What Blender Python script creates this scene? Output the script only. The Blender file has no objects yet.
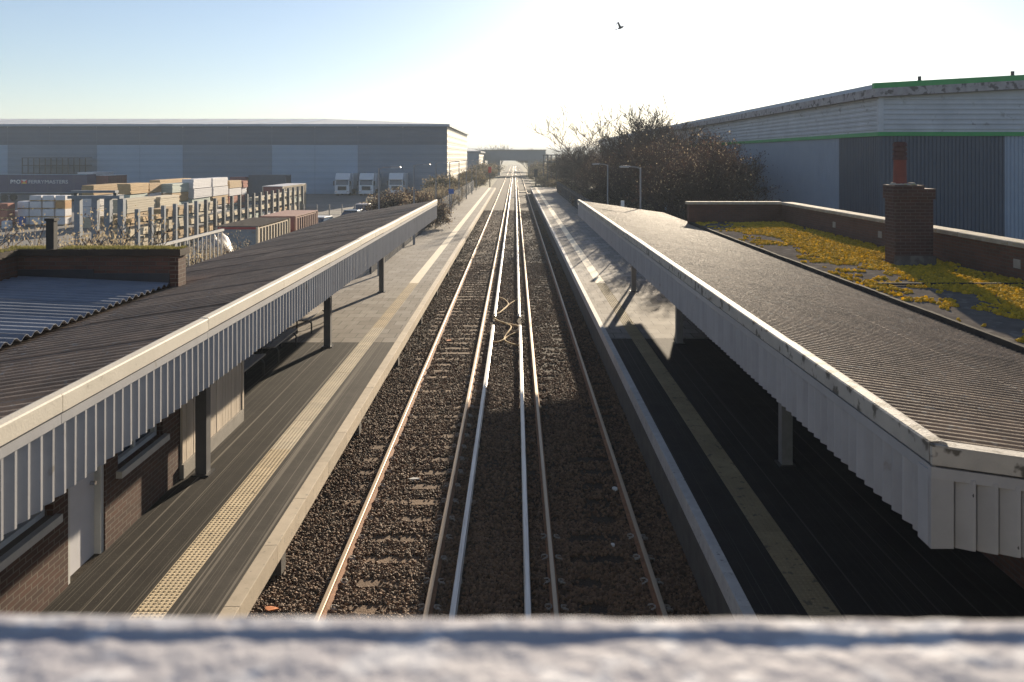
import bpy, math, random
import numpy as np
from mathutils import Vector, noise

random.seed(7)
sc = bpy.context.scene
C = sc.collection
R = math.radians

# ------------------------------------------------------------------ camera, sky, sun, exposure
CAM_Z = 6.4                      # above the rail heads (z = 0)
cd = bpy.data.cameras.new('camera'); cam = bpy.data.objects.new('camera', cd); C.objects.link(cam)
cam.location = (0, 0, CAM_Z); cam.rotation_euler = (R(90), 0, 0)
cd.sensor_width = 36; cd.lens = 780 / 1024 * 36
cd.shift_x = -3 / 1024; cd.shift_y = -184.5 / 1024
cd.clip_start = .05; cd.clip_end = 20000
cd.dof.use_dof = True; cd.dof.focus_distance = 24; cd.dof.aperture_fstop = 3.5
sc.camera = cam

SUN_AZ, SUN_EL = R(14.6), R(14.7)          # clockwise from the track direction (+Y)
w = bpy.data.worlds.new('World'); sc.world = w; w.use_nodes = True
nt = w.node_tree
sky = nt.nodes.new('ShaderNodeTexSky'); sky.sky_type = 'NISHITA'; sky.sun_disc = False
sky.sun_elevation = SUN_EL; sky.sun_rotation = SUN_AZ
sky.air_density = 1.0; sky.dust_density = .35; sky.ozone_density = 2.0; sky.altitude = 50
bg = nt.nodes['Background']; bg.inputs['Strength'].default_value = .05
hs_ = nt.nodes.new('ShaderNodeHueSaturation'); hs_.inputs['Saturation'].default_value = .82
wb = nt.nodes.new('ShaderNodeMix'); wb.data_type = 'RGBA'; wb.blend_type = 'MULTIPLY'; wb.inputs[0].default_value = 1; wb.inputs[7].default_value = (.95, 1.0, 1.12, 1)
nt.links.new(sky.outputs[0], hs_.inputs['Color']); nt.links.new(hs_.outputs[0], wb.inputs[6]); nt.links.new(wb.outputs[2], bg.inputs[0])
sd = bpy.data.lights.new('sun', 'SUN'); sd.energy = 5.0; sd.angle = R(.55); sd.color = (1, .84, .63)
so = bpy.data.objects.new('sun', sd); C.objects.link(so)
sundir = Vector((math.sin(SUN_AZ) * math.cos(SUN_EL), math.cos(SUN_AZ) * math.cos(SUN_EL), math.sin(SUN_EL)))
so.rotation_euler = sundir.to_track_quat('Z', 'Y').to_euler(); so.location = (40, 60, 60)
sc.view_settings.view_transform = 'Standard'; sc.view_settings.look = 'None'
sc.view_settings.gamma = 1; sc.view_settings.exposure = 1.27
sc.cycles.use_denoising = True
sc.cycles.max_bounces = 6; sc.cycles.volume_bounces = 0; sc.cycles.transparent_max_bounces = 8

# ------------------------------------------------------------------ materials
M = {}
def mat(name, c1, c2=None, scale=6, rough=.85, bump=0, bscale=40, metal=0, stretch=(1, 1, 1), rnd=0, spec=.5,
        c3=None, s3=30, t3=.62, transl=0, detail=5):
    """noise-mixed colours c1/c2, blotches c3, bump; rnd: value change from one object to the next"""
    m = bpy.data.materials.new(name); m.use_nodes = True; M[name] = m
    t = m.node_tree; N = t.nodes; L = t.links
    b = N['Principled BSDF']; b.inputs['Roughness'].default_value = rough; b.inputs['Metallic'].default_value = metal
    b.inputs['Specular IOR Level'].default_value = spec
    tc = N.new('ShaderNodeTexCoord'); mp = N.new('ShaderNodeMapping'); mp.inputs['Scale'].default_value = stretch
    oi = N.new('ShaderNodeObjectInfo'); ad = N.new('ShaderNodeVectorMath'); ad.operation = 'ADD'
    ml = N.new('ShaderNodeMath'); ml.operation = 'MULTIPLY'; ml.inputs[1].default_value = 37.0 if rnd else 0
    L.new(oi.outputs['Random'], ml.inputs[0])
    L.new(tc.outputs['Object'], ad.inputs[0]); L.new(ml.outputs[0], ad.inputs[1])
    L.new(ad.outputs[0], mp.inputs[0])
    m['vec'] = 1
    col = None
    n1 = N.new('ShaderNodeTexNoise'); n1.inputs['Scale'].default_value = scale; n1.inputs['Detail'].default_value = detail
    n1.inputs['Roughness'].default_value = .65
    L.new(mp.outputs[0], n1.inputs[0])
    mx = N.new('ShaderNodeMix'); mx.data_type = 'RGBA'
    rp = N.new('ShaderNodeMapRange'); rp.inputs[1].default_value = .3; rp.inputs[2].default_value = .7
    L.new(n1.outputs[0], rp.inputs[0]); L.new(rp.outputs[0], mx.inputs[0])
    mx.inputs[6].default_value = (*c1, 1); mx.inputs[7].default_value = (*(c2 or c1), 1)
    col = mx.outputs[2]
    if c3:
        n3 = N.new('ShaderNodeTexNoise'); n3.inputs['Scale'].default_value = s3; n3.inputs['Detail'].default_value = 4
        L.new(mp.outputs[0], n3.inputs[0])
        r3 = N.new('ShaderNodeMapRange'); r3.inputs[1].default_value = t3; r3.inputs[2].default_value = t3 + .08
        L.new(n3.outputs[0], r3.inputs[0])
        m3 = N.new('ShaderNodeMix'); m3.data_type = 'RGBA'; L.new(r3.outputs[0], m3.inputs[0])
        L.new(col, m3.inputs[6]); m3.inputs[7].default_value = (*c3, 1); col = m3.outputs[2]
    if rnd:
        hs = N.new('ShaderNodeHueSaturation'); rr = N.new('ShaderNodeMapRange')
        rr.inputs[3].default_value = 1 - rnd; rr.inputs[4].default_value = 1 + rnd
        L.new(oi.outputs['Random'], rr.inputs[0]); L.new(rr.outputs[0], hs.inputs['Value']); L.new(col, hs.inputs['Color'])
        col = hs.outputs[0]
    L.new(col, b.inputs['Base Color'])
    if bump:
        nb = N.new('ShaderNodeTexNoise'); nb.inputs['Scale'].default_value = bscale; nb.inputs['Detail'].default_value = 6
        L.new(mp.outputs[0], nb.inputs[0])
        bp = N.new('ShaderNodeBump'); bp.inputs['Strength'].default_value = bump; bp.inputs['Distance'].default_value = .03
        L.new(nb.outputs[0], bp.inputs['Height']); L.new(bp.outputs[0], b.inputs['Normal'])
    if transl:
        tr = N.new('ShaderNodeBsdfTranslucent'); L.new(col, tr.inputs[0]); ms = N.new('ShaderNodeMixShader')
        ms.inputs[0].default_value = transl; L.new(b.outputs[0], ms.inputs[1]); L.new(tr.outputs[0], ms.inputs[2])
        L.new(ms.outputs[0], N['Material Output'].inputs[0])
    return m

def brick_mat(name, c1, c2, mortar, bw=.225, bh=.075):
    m = bpy.data.materials.new(name); m.use_nodes = True; M[name] = m
    t = m.node_tree; N = t.nodes; L = t.links; b = N['Principled BSDF']; b.inputs['Roughness'].default_value = .9
    tc = N.new('ShaderNodeTexCoord'); sx = N.new('ShaderNodeSeparateXYZ'); cx = N.new('ShaderNodeCombineXYZ')
    a = N.new('ShaderNodeMath'); L.new(tc.outputs['Object'], sx.inputs[0])
    L.new(sx.outputs[0], a.inputs[0]); L.new(sx.outputs[1], a.inputs[1]); L.new(a.outputs[0], cx.inputs[0]); L.new(sx.outputs[2], cx.inputs[1])
    br = N.new('ShaderNodeTexBrick'); L.new(cx.outputs[0], br.inputs[0])
    br.inputs['Scale'].default_value = 1; br.inputs['Brick Width'].default_value = bw; br.inputs['Row Height'].default_value = bh
    br.inputs['Mortar Size'].default_value = .009; br.inputs['Mortar Smooth'].default_value = .3
    br.inputs['Color1'].default_value = (*c1, 1); br.inputs['Color2'].default_value = (*c2, 1); br.inputs['Mortar'].default_value = (*mortar, 1)
    n = N.new('ShaderNodeTexNoise'); n.inputs['Scale'].default_value = 3; n.inputs['Detail'].default_value = 6; L.new(tc.outputs['Object'], n.inputs[0])
    r = N.new('ShaderNodeMapRange'); r.inputs[3].default_value = .55; r.inputs[4].default_value = 1.3; L.new(n.outputs[0], r.inputs[0])
    hs = N.new('ShaderNodeHueSaturation'); L.new(r.outputs[0], hs.inputs['Value']); L.new(br.outputs['Color'], hs.inputs['Color'])
    L.new(hs.outputs[0], b.inputs['Base Color'])
    bp = N.new('ShaderNodeBump'); bp.invert = True; bp.inputs['Strength'].default_value = .8; bp.inputs['Distance'].default_value = .01
    L.new(br.outputs['Fac'], bp.inputs['Height']); L.new(bp.outputs[0], b.inputs['Normal'])
    return m

def platform_mat(name, base, base2, line, amount, slabs=None):
    """tarmac or slabs with long pale scuff lines running along the platform"""
    m = mat(name, base, base2, scale=2.2, rough=.85, bump=.15, bscale=120, detail=8, spec=.12)
    N = m.node_tree.nodes; L = m.node_tree.links; b = N['Principled BSDF']
    src = b.inputs['Base Color'].links[0].from_socket
    tc = [n for n in N if n.type == 'TEX_COORD'][0]
    # speckle of aggregate
    sp = N.new('ShaderNodeTexNoise'); sp.inputs['Scale'].default_value = 90; sp.inputs['Detail'].default_value = 2; L.new(tc.outputs['Object'], sp.inputs[0])
    r0 = N.new('ShaderNodeMapRange'); r0.inputs[1].default_value = .62; r0.inputs[2].default_value = .9; L.new(sp.outputs[0], r0.inputs[0])
    m0 = N.new('ShaderNodeMix'); m0.data_type = 'RGBA'; L.new(r0.outputs[0], m0.inputs[0]); L.new(src, m0.inputs[6]); m0.inputs[7].default_value = (*line, 1); src = m0.outputs[2]
    for sx, sy, th, am in ((30, .045, .625, amount), (70, .08, .625, amount * .8), (11, .03, .66, amount)):
        mp = N.new('ShaderNodeMapping'); mp.inputs['Scale'].default_value = (sx, sy, 1); L.new(tc.outputs['Object'], mp.inputs[0])
        n = N.new('ShaderNodeTexNoise'); n.inputs['Scale'].default_value = 1; n.inputs['Detail'].default_value = 3; L.new(mp.outputs[0], n.inputs[0])
        r = N.new('ShaderNodeMapRange'); r.inputs[1].default_value = th; r.inputs[2].default_value = th + .05; r.inputs[4].default_value = am; L.new(n.outputs[0], r.inputs[0])
        mx = N.new('ShaderNodeMix'); mx.data_type = 'RGBA'; L.new(r.outputs[0], mx.inputs[0]); L.new(src, mx.inputs[6]); mx.inputs[7].default_value = (*line, 1); src = mx.outputs[2]
    if slabs:
        br = N.new('ShaderNodeTexBrick'); br.inputs['Scale'].default_value = 1; br.inputs['Brick Width'].default_value = slabs[0]; br.inputs['Row Height'].default_value = slabs[1]
        br.inputs['Mortar Size'].default_value = .012; L.new(tc.outputs['Object'], br.inputs[0])
        br.inputs['Color1'].default_value = (1, 1, 1, 1); br.inputs['Color2'].default_value = (.72, .7, .68, 1); br.inputs['Mortar'].default_value = (.3, .3, .3, 1)
        mx = N.new('ShaderNodeMix'); mx.data_type = 'RGBA'; mx.blend_type = 'MULTIPLY'; mx.inputs[0].default_value = 1
        L.new(src, mx.inputs[6]); L.new(br.outputs['Color'], mx.inputs[7]); src = mx.outputs[2]
    L.new(src, b.inputs['Base Color'])
    return m

mat('white_paint', (.62, .62, .60), (.52, .52, .50), 4, .55, .05, 30, rnd=.06)
mat('valance_white', (.37, .37, .38), (.31, .31, .32), 3, .6, .04, 40, rnd=.07, c3=(.24, .225, .205), s3=5, t3=.68)
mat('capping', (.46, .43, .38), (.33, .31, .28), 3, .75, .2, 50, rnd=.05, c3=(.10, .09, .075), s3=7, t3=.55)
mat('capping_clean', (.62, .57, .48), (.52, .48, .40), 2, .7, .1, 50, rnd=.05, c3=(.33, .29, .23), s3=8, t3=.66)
mat('roof_sheet', (.34, .255, .18), (.18, .137, .10), 2.5, .62, .25, 60, rnd=.16, c3=(.26, .24, .21), s3=14, t3=.62, spec=.35)
mat('roof_sheet_right', (.30, .23, .165), (.15, .115, .085), 2.5, .7, .2, 60, rnd=.14, c3=(.3, .27, .22), s3=14, t3=.6, spec=.22)
mat('roof_blue', (.20, .22, .26), (.13, .145, .18), 1.5, .55, .2, 50, rnd=.1)
mat('felt', (.15, .135, .12), (.09, .083, .078), 3, .95, .1, 60, c3=(.18, .165, .15), s3=4, t3=.58, spec=0)
mat('moss', (.88, .64, .05), (.46, .35, .04), 9, .95, .4, 60, transl=.52, rnd=.25)
mat('dry_grass', (.34, .30, .10), (.20, .19, .06), 9, .95, transl=.25)
brick_mat('brick_dark', (.085, .04, .03), (.125, .056, .038), (.085, .073, .062))
brick_mat('brick_red', (.055, .024, .016), (.085, .036, .023), (.15, .125, .10))
brick_mat('brick_chimney', (.05, .024, .022), (.075, .034, .028), (.10, .088, .08))
mat('stone_coping', (.40, .36, .30), (.25, .22, .18), 5, .9, .4, 50, c3=(.30, .27, .10), s3=9, t3=.58)
mat('coping_dark', (.05, .034, .024), (.028, .02, .015), 5, .9, .4, 50)
platform_mat('tarmac', (.018, .016, .0145), (.036, .032, .028), (.26, .235, .20), .65)
platform_mat('tarmac_edge', (.045, .041, .037), (.075, .068, .06), (.30, .27, .23), .5)
platform_mat('slabs', (.25, .23, .205), (.32, .295, .265), (.48, .45, .4), .35, (.6, .6))
platform_mat('tarmac_right', (.026, .024, .024), (.04, .037, .036), (.16, .15, .145), .35)
platform_mat('slabs_right', (.23, .215, .2), (.34, .32, .3), (.46, .44, .4), .3, (.6, .6))
mat('coping_cream', (.56, .48, .37), (.44, .37, .28), 4, .8, .25, 60, rnd=.08, c3=(.3, .27, .22), s3=12, t3=.64)
mat('coping_white', (.60, .59, .57), (.46, .45, .44), 6, .8, .25, 60, rnd=.08, c3=(.25, .24, .23), s3=10, t3=.63)
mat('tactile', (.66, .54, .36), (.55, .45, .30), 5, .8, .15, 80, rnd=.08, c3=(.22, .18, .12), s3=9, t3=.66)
mat('tactile_shaded', (.36, .29, .17), (.27, .22, .13), 5, .85, .15, 80, rnd=.1, c3=(.15, .125, .085), s3=7, t3=.6)  # darker copy of tactile: canopy shade put into the colour, with dirt blotches
mat('tactile_pale', (.74, .65, .49), (.62, .54, .41), 5, .8, .15, 80, rnd=.08)
mat('concrete', (.30, .28, .25), (.20, .185, .165), 3, .9, .3, 40, rnd=.08)
mat('concrete_dark', (.13, .12, .11), (.08, .075, .07), 3, .9, .3, 40)
mat('sleeper', (.20, .13, .08), (.12, .078, .05), 6, .92, .4, 40, rnd=.18)
mat('ballast_bed', (.055, .034, .021), (.028, .018, .012), 18, .95, 1.0, 30, c3=(.14, .11, .085), s3=34, t3=.62)
mat('ballast_far', (.038, .025, .016), (.016, .011, .008), 9, .95, 1.0, 12, c3=(.09, .068, .05), s3=16, t3=.62)  # colour darkened to stand in for shade between stones on the bare bed
mat('stone', (.23, .135, .075), (.075, .046, .028), 8, .75, rnd=.62, spec=.45)
mat('rail_pale', (.5, .49, .46), (.4, .39, .37), 5, .6)
mat('rail_head', (.46, .37, .27), (.34, .25, .17), 5, .55, 0, stretch=(1, .05, 1), metal=.45)
mat('rail_rust', (.34, .165, .08), (.19, .095, .05), 9, .85, .2, 40)
mat('conductor', (.60, .59, .57), (.42, .38, .34), 6, .45, .05, 30, stretch=(8, .15, 1), metal=.5, c3=(.25, .2, .16), s3=3, t3=.62)
mat('insulator', (.5, .5, .48), (.35, .33, .3), 5, .5)
mat('cable', (.62, .43, .17), (.48, .32, .13), 9, .7)
mat('clip', (.45, .42, .38), (.25, .2, .15), 20, .6)
mat('post_steel', (.10, .10, .105), (.07, .07, .075), 5, .6, .1, 40, rnd=.1)
mat('post_white', (.26, .255, .25), (.2, .195, .19), 5, .6, .1, 40, rnd=.1)
mat('lamp_grey', (.30, .31, .33), (.22, .23, .25), 5, .5, metal=.2)
mat('lamp_glass', (.7, .72, .75), None, 3, .25)
mat('fence_blue', (.04, .05, .075), (.028, .035, .05), 5, .6)
mat('glass_dark', (.035, .05, .085), (.02, .03, .05), 2, .08, spec=.8)
mat('door_paint', (.60, .60, .63), (.54, .54, .57), 2, .5)
mat('timber_cream', (.60, .52, .42), (.46, .39, .31), 7, .8, .2, 30, stretch=(1, 1, .15), rnd=.12)
mat('bench_wood', (.42, .38, .34), (.3, .27, .24), 8, .6, .1, 40, stretch=(1, .1, 1))
mat('dark_metal', (.04, .04, .045), (.025, .025, .03), 5, .5)
mat('soffit_dark', (.05, .046, .043), (.03, .028, .027), 3, .95, spec=.1)
mat('soffit', (.16, .15, .14), (.11, .10, .095), 3, .9)
mat('pot_red', (.19, .055, .042), (.13, .04, .033), 5, .8, .1)
mat('pot_dark', (.09, .045, .04), (.06, .03, .03), 5, .8, .1)
mat('clad_dark', (.085, .115, .165), (.075, .10, .147), .5, .55)
mat('clad_mid', (.15, .20, .27), (.135, .18, .245), .4, .55)
mat('clad_light', (.24, .33, .44), (.215, .30, .41), .4, .55)
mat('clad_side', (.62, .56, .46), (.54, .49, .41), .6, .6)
mat('roof_pale', (.78, .78, .76), (.62, .62, .61), .3, .5)
mat('rooflight', (.75, .77, .78), None, 1, .35)
mat('clad_white', (.50, .52, .56), (.38, .40, .44), .7, .55, c3=(.28, .28, .30), s3=2, t3=.62)
mat('clad_navy', (.075, .09, .125), (.06, .075, .105), .6, .5)
mat('clad_steel', (.30, .35, .43), (.25, .30, .38), .6, .5)
mat('green_trim', (.03, .30, .08), (.025, .24, .065), 2, .5)
mat('fascia_worn', (.40, .38, .39), (.24, .22, .23), 2, .8, .2, 20, c3=(.11, .10, .10), s3=3, t3=.56)
mat('ground_grass', (.13, .115, .06), (.085, .08, .045), .3, .95, .4, 3, c3=(.18, .15, .09), s3=1.2, t3=.6)
mat('yard_floor', (.17, .16, .15), (.10, .095, .09), .5, .9, .2, 8)
mat('hill', (.10, .11, .10), (.07, .08, .075), .004, .95)
mat('bark', (.085, .065, .052), (.05, .04, .033), 8, .9)
mat('twig', (.085, .058, .05), (.05, .036, .033), 8, .9)
mat('leaf_dry', (.36, .30, .21), (.22, .17, .12), 3, .85, rnd=.2, transl=.35)
mat('leaf_brown', (.085, .05, .04), (.05, .032, .028), 3, .85, transl=.3)
mat('leaf_pale', (.50, .43, .30), (.34, .27, .17), 3, .85, transl=.4)
mat('leaf_olive', (.15, .13, .06), (.09, .085, .04), 3, .85, transl=.3)
mat('timber', (.52, .36, .18), (.38, .25, .12), 4, .8, .1, 20, stretch=(1, .3, 3), rnd=.2)
mat('timber_pale', (.58, .52, .40), (.44, .37, .26), 4, .8, .1, 20, stretch=(1, .3, 3), rnd=.15)
mat('wrap_white', (.68, .67, .68), (.56, .55, .57), 2, .45, .2, 6, rnd=.08)
mat('sheet_grey', (.42, .42, .43), (.3, .3, .32), 2, .6, .3, 5)
mat('wrap_green', (.42, .48, .42), (.34, .40, .35), 2, .5, rnd=.08)
mat('brick_pack', (.38, .15, .10), (.28, .10, .07), 5, .9, rnd=.15)
mat('orange_pack', (.52, .30, .11), (.42, .22, .08), 4, .8)
mat('rack_blue', (.17, .20, .24), (.12, .145, .18), 3, .6, rnd=.1)
mat('rack_dark', (.075, .08, .09), (.05, .055, .06), 3, .6, rnd=.1)
mat('container_grey', (.24, .26, .28), (.18, .20, .22), 2, .6, c3=(.2, .13, .09), s3=2, t3=.66)
mat('container_brown', (.33, .17, .13), (.24, .12, .09), 2, .7, c3=(.15, .08, .06), s3=2.5, t3=.62)
mat('container_maroon', (.24, .07, .07), (.17, .05, .05), 2, .6)
mat('container_navy', (.07, .085, .12), (.05, .065, .09), 2, .6)
mat('container_cream', (.55, .46, .33), (.45, .37, .27), 2, .7)
mat('red_trim', (.35, .05, .05), None, 2, .6)
mat('trailer_navy', (.014, .022, .10), (.011, .018, .08), 1.5, .45)
mat('letter_white', (.75, .75, .74), None, 2, .6)
mat('logo_red', (.6, .06, .04), None, 2, .6)
mat('logo_yellow', (.75, .5, .05), None, 2, .6)
mat('logo_blue', (.05, .12, .5), None, 2, .6)
mat('truck_white', (.66, .68, .71), (.6, .62, .65), 1, .35)
mat('rubber', (.02, .02, .02), None, 3, .8)
mat('chrome', (.5, .5, .52), None, 3, .25, metal=.8)
mat('car_white', (.7, .7, .7), None, 2, .3)
mat('car_blue', (.06, .09, .14), None, 2, .3)
mat('car_pink', (.62, .55, .53), None, 2, .3)
mat('sign_blue', (.03, .12, .42), None, 3, .5)
mat('parapet', (.42, .41, .43), (.32, .31, .35), 9, .8, .2, 70, c3=(.52, .52, .55), s3=24, t3=.52)
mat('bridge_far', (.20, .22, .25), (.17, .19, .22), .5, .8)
mat('litter_white', (.7, .7, .68), None, 3, .7)
mat('litter_orange', (.6, .2, .06), None, 3, .7)
mat('bird_black', (.03, .03, .03), None, 3, .7)

# ------------------------------------------------------------------ building helpers
def link(o, parent=None):
    C.objects.link(o)
    if parent is not None: o.parent = parent
    return o
def wloc(o):
    v = Vector((0, 0, 0))
    while o is not None: v = v + o.location; o = o.parent
    return v
def tag(o, label=None, cat=None, group=None, kind=None):
    if label: o['label'] = label
    if cat: o['category'] = cat
    if group: o['group'] = group
    if kind: o['kind'] = kind
    return o
def thing(name, loc, label, cat, group=None, rz=0):
    o = bpy.data.objects.new(name, None); o.empty_display_size = .3
    o.location = loc; o.rotation_euler = (0, 0, rz); C.objects.link(o)
    return tag(o, label, cat, group)
def inst(name, me, parent, loc=(0, 0, 0), rot=(0, 0, 0), scale=None):
    o = bpy.data.objects.new(name, me); o.location = loc; o.rotation_euler = rot
    if scale: o.scale = scale
    return link(o, parent)
def copy_tree(o, parent=None):
    c = o.copy(); C.objects.link(c); c.parent = parent
    for ch in list(o.children): copy_tree(ch, c)
    return c

class MB:
    def __init__(s): s.v = []; s.f = []; s.m = []
    def add(s, vs, fs, mi=0):
        o = len(s.v); s.v += [tuple(p) for p in vs]; s.f += [tuple(i + o for i in f) for f in fs]; s.m += [mi] * len(fs); return s
    def box(s, a, b, mi=0):
        x0, y0, z0 = a; x1, y1, z1 = b
        return s.add([(x0, y0, z0), (x1, y0, z0), (x1, y1, z0), (x0, y1, z0), (x0, y0, z1), (x1, y0, z1), (x1, y1, z1), (x0, y1, z1)],
                     [(0, 3, 2, 1), (4, 5, 6, 7), (0, 1, 5, 4), (1, 2, 6, 5), (2, 3, 7, 6), (3, 0, 4, 7)], mi)
    def rbox(s, a, b, r, mi=0):
        """box with chamfered edges in plan and at the top"""
        x0, y0, z0 = a; x1, y1, z1 = b
        def ring(i, z): return [(x0 + i + r, y0 + i, z), (x1 - i - r, y0 + i, z), (x1 - i, y0 + i + r, z), (x1 - i, y1 - i - r, z), (x1 - i - r, y1 - i, z), (x0 + i + r, y1 - i, z), (x0 + i, y1 - i - r, z), (x0 + i, y0 + i + r, z)]
        vs = ring(0, z0) + ring(0, z1 - r) + ring(r, z1)
        fs = [tuple(range(7, -1, -1)), tuple(range(16, 24))]
        for k in (0, 8):
            for i in range(8): j = (i + 1) % 8; fs.append((k + i, k + j, k + j + 8, k + i + 8))
        return s.add(vs, fs, mi)
    def prism(s, prof, axis, a, b, mi=0, caps=True, closed=True):
        """extrude 2D profile (p, q) along axis 'x','y','z' from a to b"""
        def P(p, q, t): return {'x': (t, p, q), 'y': (p, t, q), 'z': (p, q, t)}[axis]
        n = len(prof); vs = [P(p, q, a) for p, q in prof] + [P(p, q, b) for p, q in prof]
        fs = [(i, (i + 1) % n, (i + 1) % n + n, i + n) for i in range(n if closed else n - 1)]
        if caps and closed: fs += [tuple(range(n - 1, -1, -1)), tuple(range(n, 2 * n))]
        return s.add(vs, fs, mi)
    def cyl(s, p0, p1, r0, r1=None, n=10, mi=0, caps=True):
        r1 = r0 if r1 is None else r1
        p0 = Vector(p0); p1 = Vector(p1); d = (p1 - p0).normalized()
        a = d.cross(Vector((0, 0, 1)) if abs(d.z) < .9 else Vector((1, 0, 0))).normalized(); b = d.cross(a)
        vs = []
        for p, r in ((p0, r0), (p1, r1)):
            for i in range(n):
                t = 2 * math.pi * i / n; vs.append(p + a * (r * math.cos(t)) + b * (r * math.sin(t)))
        fs = [(i, (i + 1) % n, (i + 1) % n + n, i + n) for i in range(n)]
        if caps: fs += [tuple(range(n - 1, -1, -1)), tuple(range(n, 2 * n))]
        return s.add(vs, fs, mi)
    def tube(s, pts, r, n=6, mi=0):
        for a, b in zip(pts[:-1], pts[1:]): s.cyl(a, b, r, r, n, mi, True)
        return s
    def mesh(s, name, mats, smooth=False):
        me = bpy.data.meshes.new(name); me.from_pydata(s.v, [], s.f)
        for m in ([mats] if isinstance(mats, str) else mats): me.materials.append(M[m])
        if len(me.materials) > 1: me.polygons.foreach_set('material_index', s.m)
        if smooth: me.polygons.foreach_set('use_smooth', [True] * len(me.polygons))
        me.update(); return me
    def build(s, name, mats, parent=None, world=True, smooth=False, **kw):
        if parent is not None and world:
            o = wloc(parent); s.v = [(x - o.x, y - o.y, z - o.z) for x, y, z in s.v]
        ob = bpy.data.objects.new(name, s.mesh(name, mats, smooth)); link(ob, parent); tag(ob, **kw)
        return ob
def box(name, a, b, m, parent=None, **kw): return MB().box(a, b).build(name, m, parent, **kw)

def np_mesh(name, V, F, mats, mi=None):
    me = bpy.data.meshes.new(name); V = np.asarray(V, np.float32); F = np.asarray(F, np.int32); n, k = F.shape
    me.vertices.add(len(V)); me.vertices.foreach_set('co', V.ravel())
    me.loops.add(n * k); me.loops.foreach_set('vertex_index', F.ravel())
    me.polygons.add(n); me.polygons.foreach_set('loop_start', np.arange(0, n * k, k, dtype=np.int32)); me.polygons.foreach_set('loop_total', np.full(n, k, np.int32))
    for m in ([mats] if isinstance(mats, str) else mats): me.materials.append(M[m])
    if mi is not None: me.polygons.foreach_set('material_index', np.asarray(mi, np.int32))
    me.update(calc_edges=True); me.validate(); return me
def at(u, v, Y):
    """world point seen at photograph pixel (u, v) at distance Y: used to lay out real positions"""
    return ((u - 515) * Y / 780, Y, CAM_Z - (v - 156.5) * Y / 780)

GZ = -.25           # ground level
PZ = .915           # platform level

# ------------------------------------------------------------------ the setting: ground, yard, hills, trackbed
g = MB(); xs = [-5000, -600, -150, 150, 600, 5000]; ys = [-60, 0, 150, 500, 1500, 6000]
for i in range(5):
    for j in range(5): g.add([(xs[i], ys[j], GZ), (xs[i + 1], ys[j], GZ), (xs[i + 1], ys[j + 1], GZ), (xs[i], ys[j + 1], GZ)], [(0, 1, 2, 3)])
g.build('ground', 'ground_grass', kind='structure')
MB().add([(-130, 12, GZ + .006), (-9.5, 12, GZ + .006), (-9.5, 138.6, GZ + .006), (-130, 138.6, GZ + .006)], [(0, 1, 2, 3)]).build('yard', 'yard_floor', kind='structure')
# distant hills
hv = []; nx = 90
for j, (y, f) in enumerate(((1150, 0), (1350, .75), (1700, 1), (2500, .2))):
    for i in range(nx + 1):
        x = -4200 + 8400 * i / nx
        h = (24 + 12 * noise.noise((x * .0014, 3.1, 0)) + 5 * noise.noise((x * .005, 7.7, 0)) + 2.5 * noise.noise((x * .02, j, 1))) * f
        hv.append((x, y, GZ + max(h, 0) - (.3 if f == 0 else 0)))
hf = [(j * (nx + 1) + i, j * (nx + 1) + i + 1, (j + 1) * (nx + 1) + i + 1, (j + 1) * (nx + 1) + i) for j in range(3) for i in range(nx)]
MB().add(hv, hf).build('hills', 'hill', kind='structure')

BED = -.172
tb = MB()
tb.add([(-4.6, 1, BED), (3.4, 1, BED), (3.4, 96, BED), (-4.6, 96, BED)], [(0, 1, 2, 3)], 0)
tb.add([(-4.6, 96, BED), (3.4, 96, BED), (3.4, 620, BED), (-4.6, 620, BED)], [(0, 1, 2, 3)], 1)
tb.add([(-4.6, 1, BED), (-4.6, 620, BED), (-5.2, 620, GZ), (-5.2, 1, GZ)], [(0, 1, 2, 3)], 1)
tb.add([(3.4, 1, BED), (4, 1, GZ), (4, 620, GZ), (3.4, 620, BED)], [(0, 1, 2, 3)], 1)
tb.build('trackbed', ['ballast_bed', 'ballast_far'], kind='structure')

# loose ballast stones: points scattered here, a stone set on each by geometry nodes
rng = np.random.default_rng(3)
def scatter(y0, y1, dens):
    n = int(dens * 7.3 * (y1 - y0)); return np.stack([rng.uniform(-4.2, 3.1, n), rng.uniform(y0, y1, n), np.zeros(n)], 1)
SP = .70
P = np.concatenate([scatter(7.2, 14, 900), scatter(14, 24, 480), scatter(24, 48, 230), scatter(48, 95, 60)])
x, y = P[:, 0], P[:, 1]
keep = np.ones(len(P), bool)
for rx in (-2.75, -1.25, .58, 2.10): keep &= np.abs(x - rx) > .085
for rx in (-.86, .19): keep &= np.abs(x - rx) > .075
for cx_, cover in ((-2.0, .55), (1.34, 1.0)):
    ph = np.abs(((y - 5.0) / SP + .5) % 1 - .5) * SP
    on = (ph < .13) & (np.abs(x - cx_) < 1.24)
    bare = np.sin(np.floor((y - 5) / SP + .5) * 12.9 + np.floor((x - cx_) * 2.2) * 4.7) * .5 + .5
    keep &= ~(on & (rng.random(len(P)) > cover * (bare > .25) + .06))
P = P[keep]
nz = np.array([noise.noise((float(a) * .9, float(b) * .9, 0)) for a, b in P[:, :2]])
P[:, 2] = BED + .012 + .022 * nz + rng.uniform(-.008, .014, len(P))
me = bpy.data.meshes.new('ballast_stones'); me.vertices.add(len(P)); me.vertices.foreach_set('co', P.astype(np.float32).ravel()); me.update()
bs = tag(link(bpy.data.objects.new('ballast_stones', me)), 'loose brown and grey ballast stones between the rails', 'ballast', kind='stuff')
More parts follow.
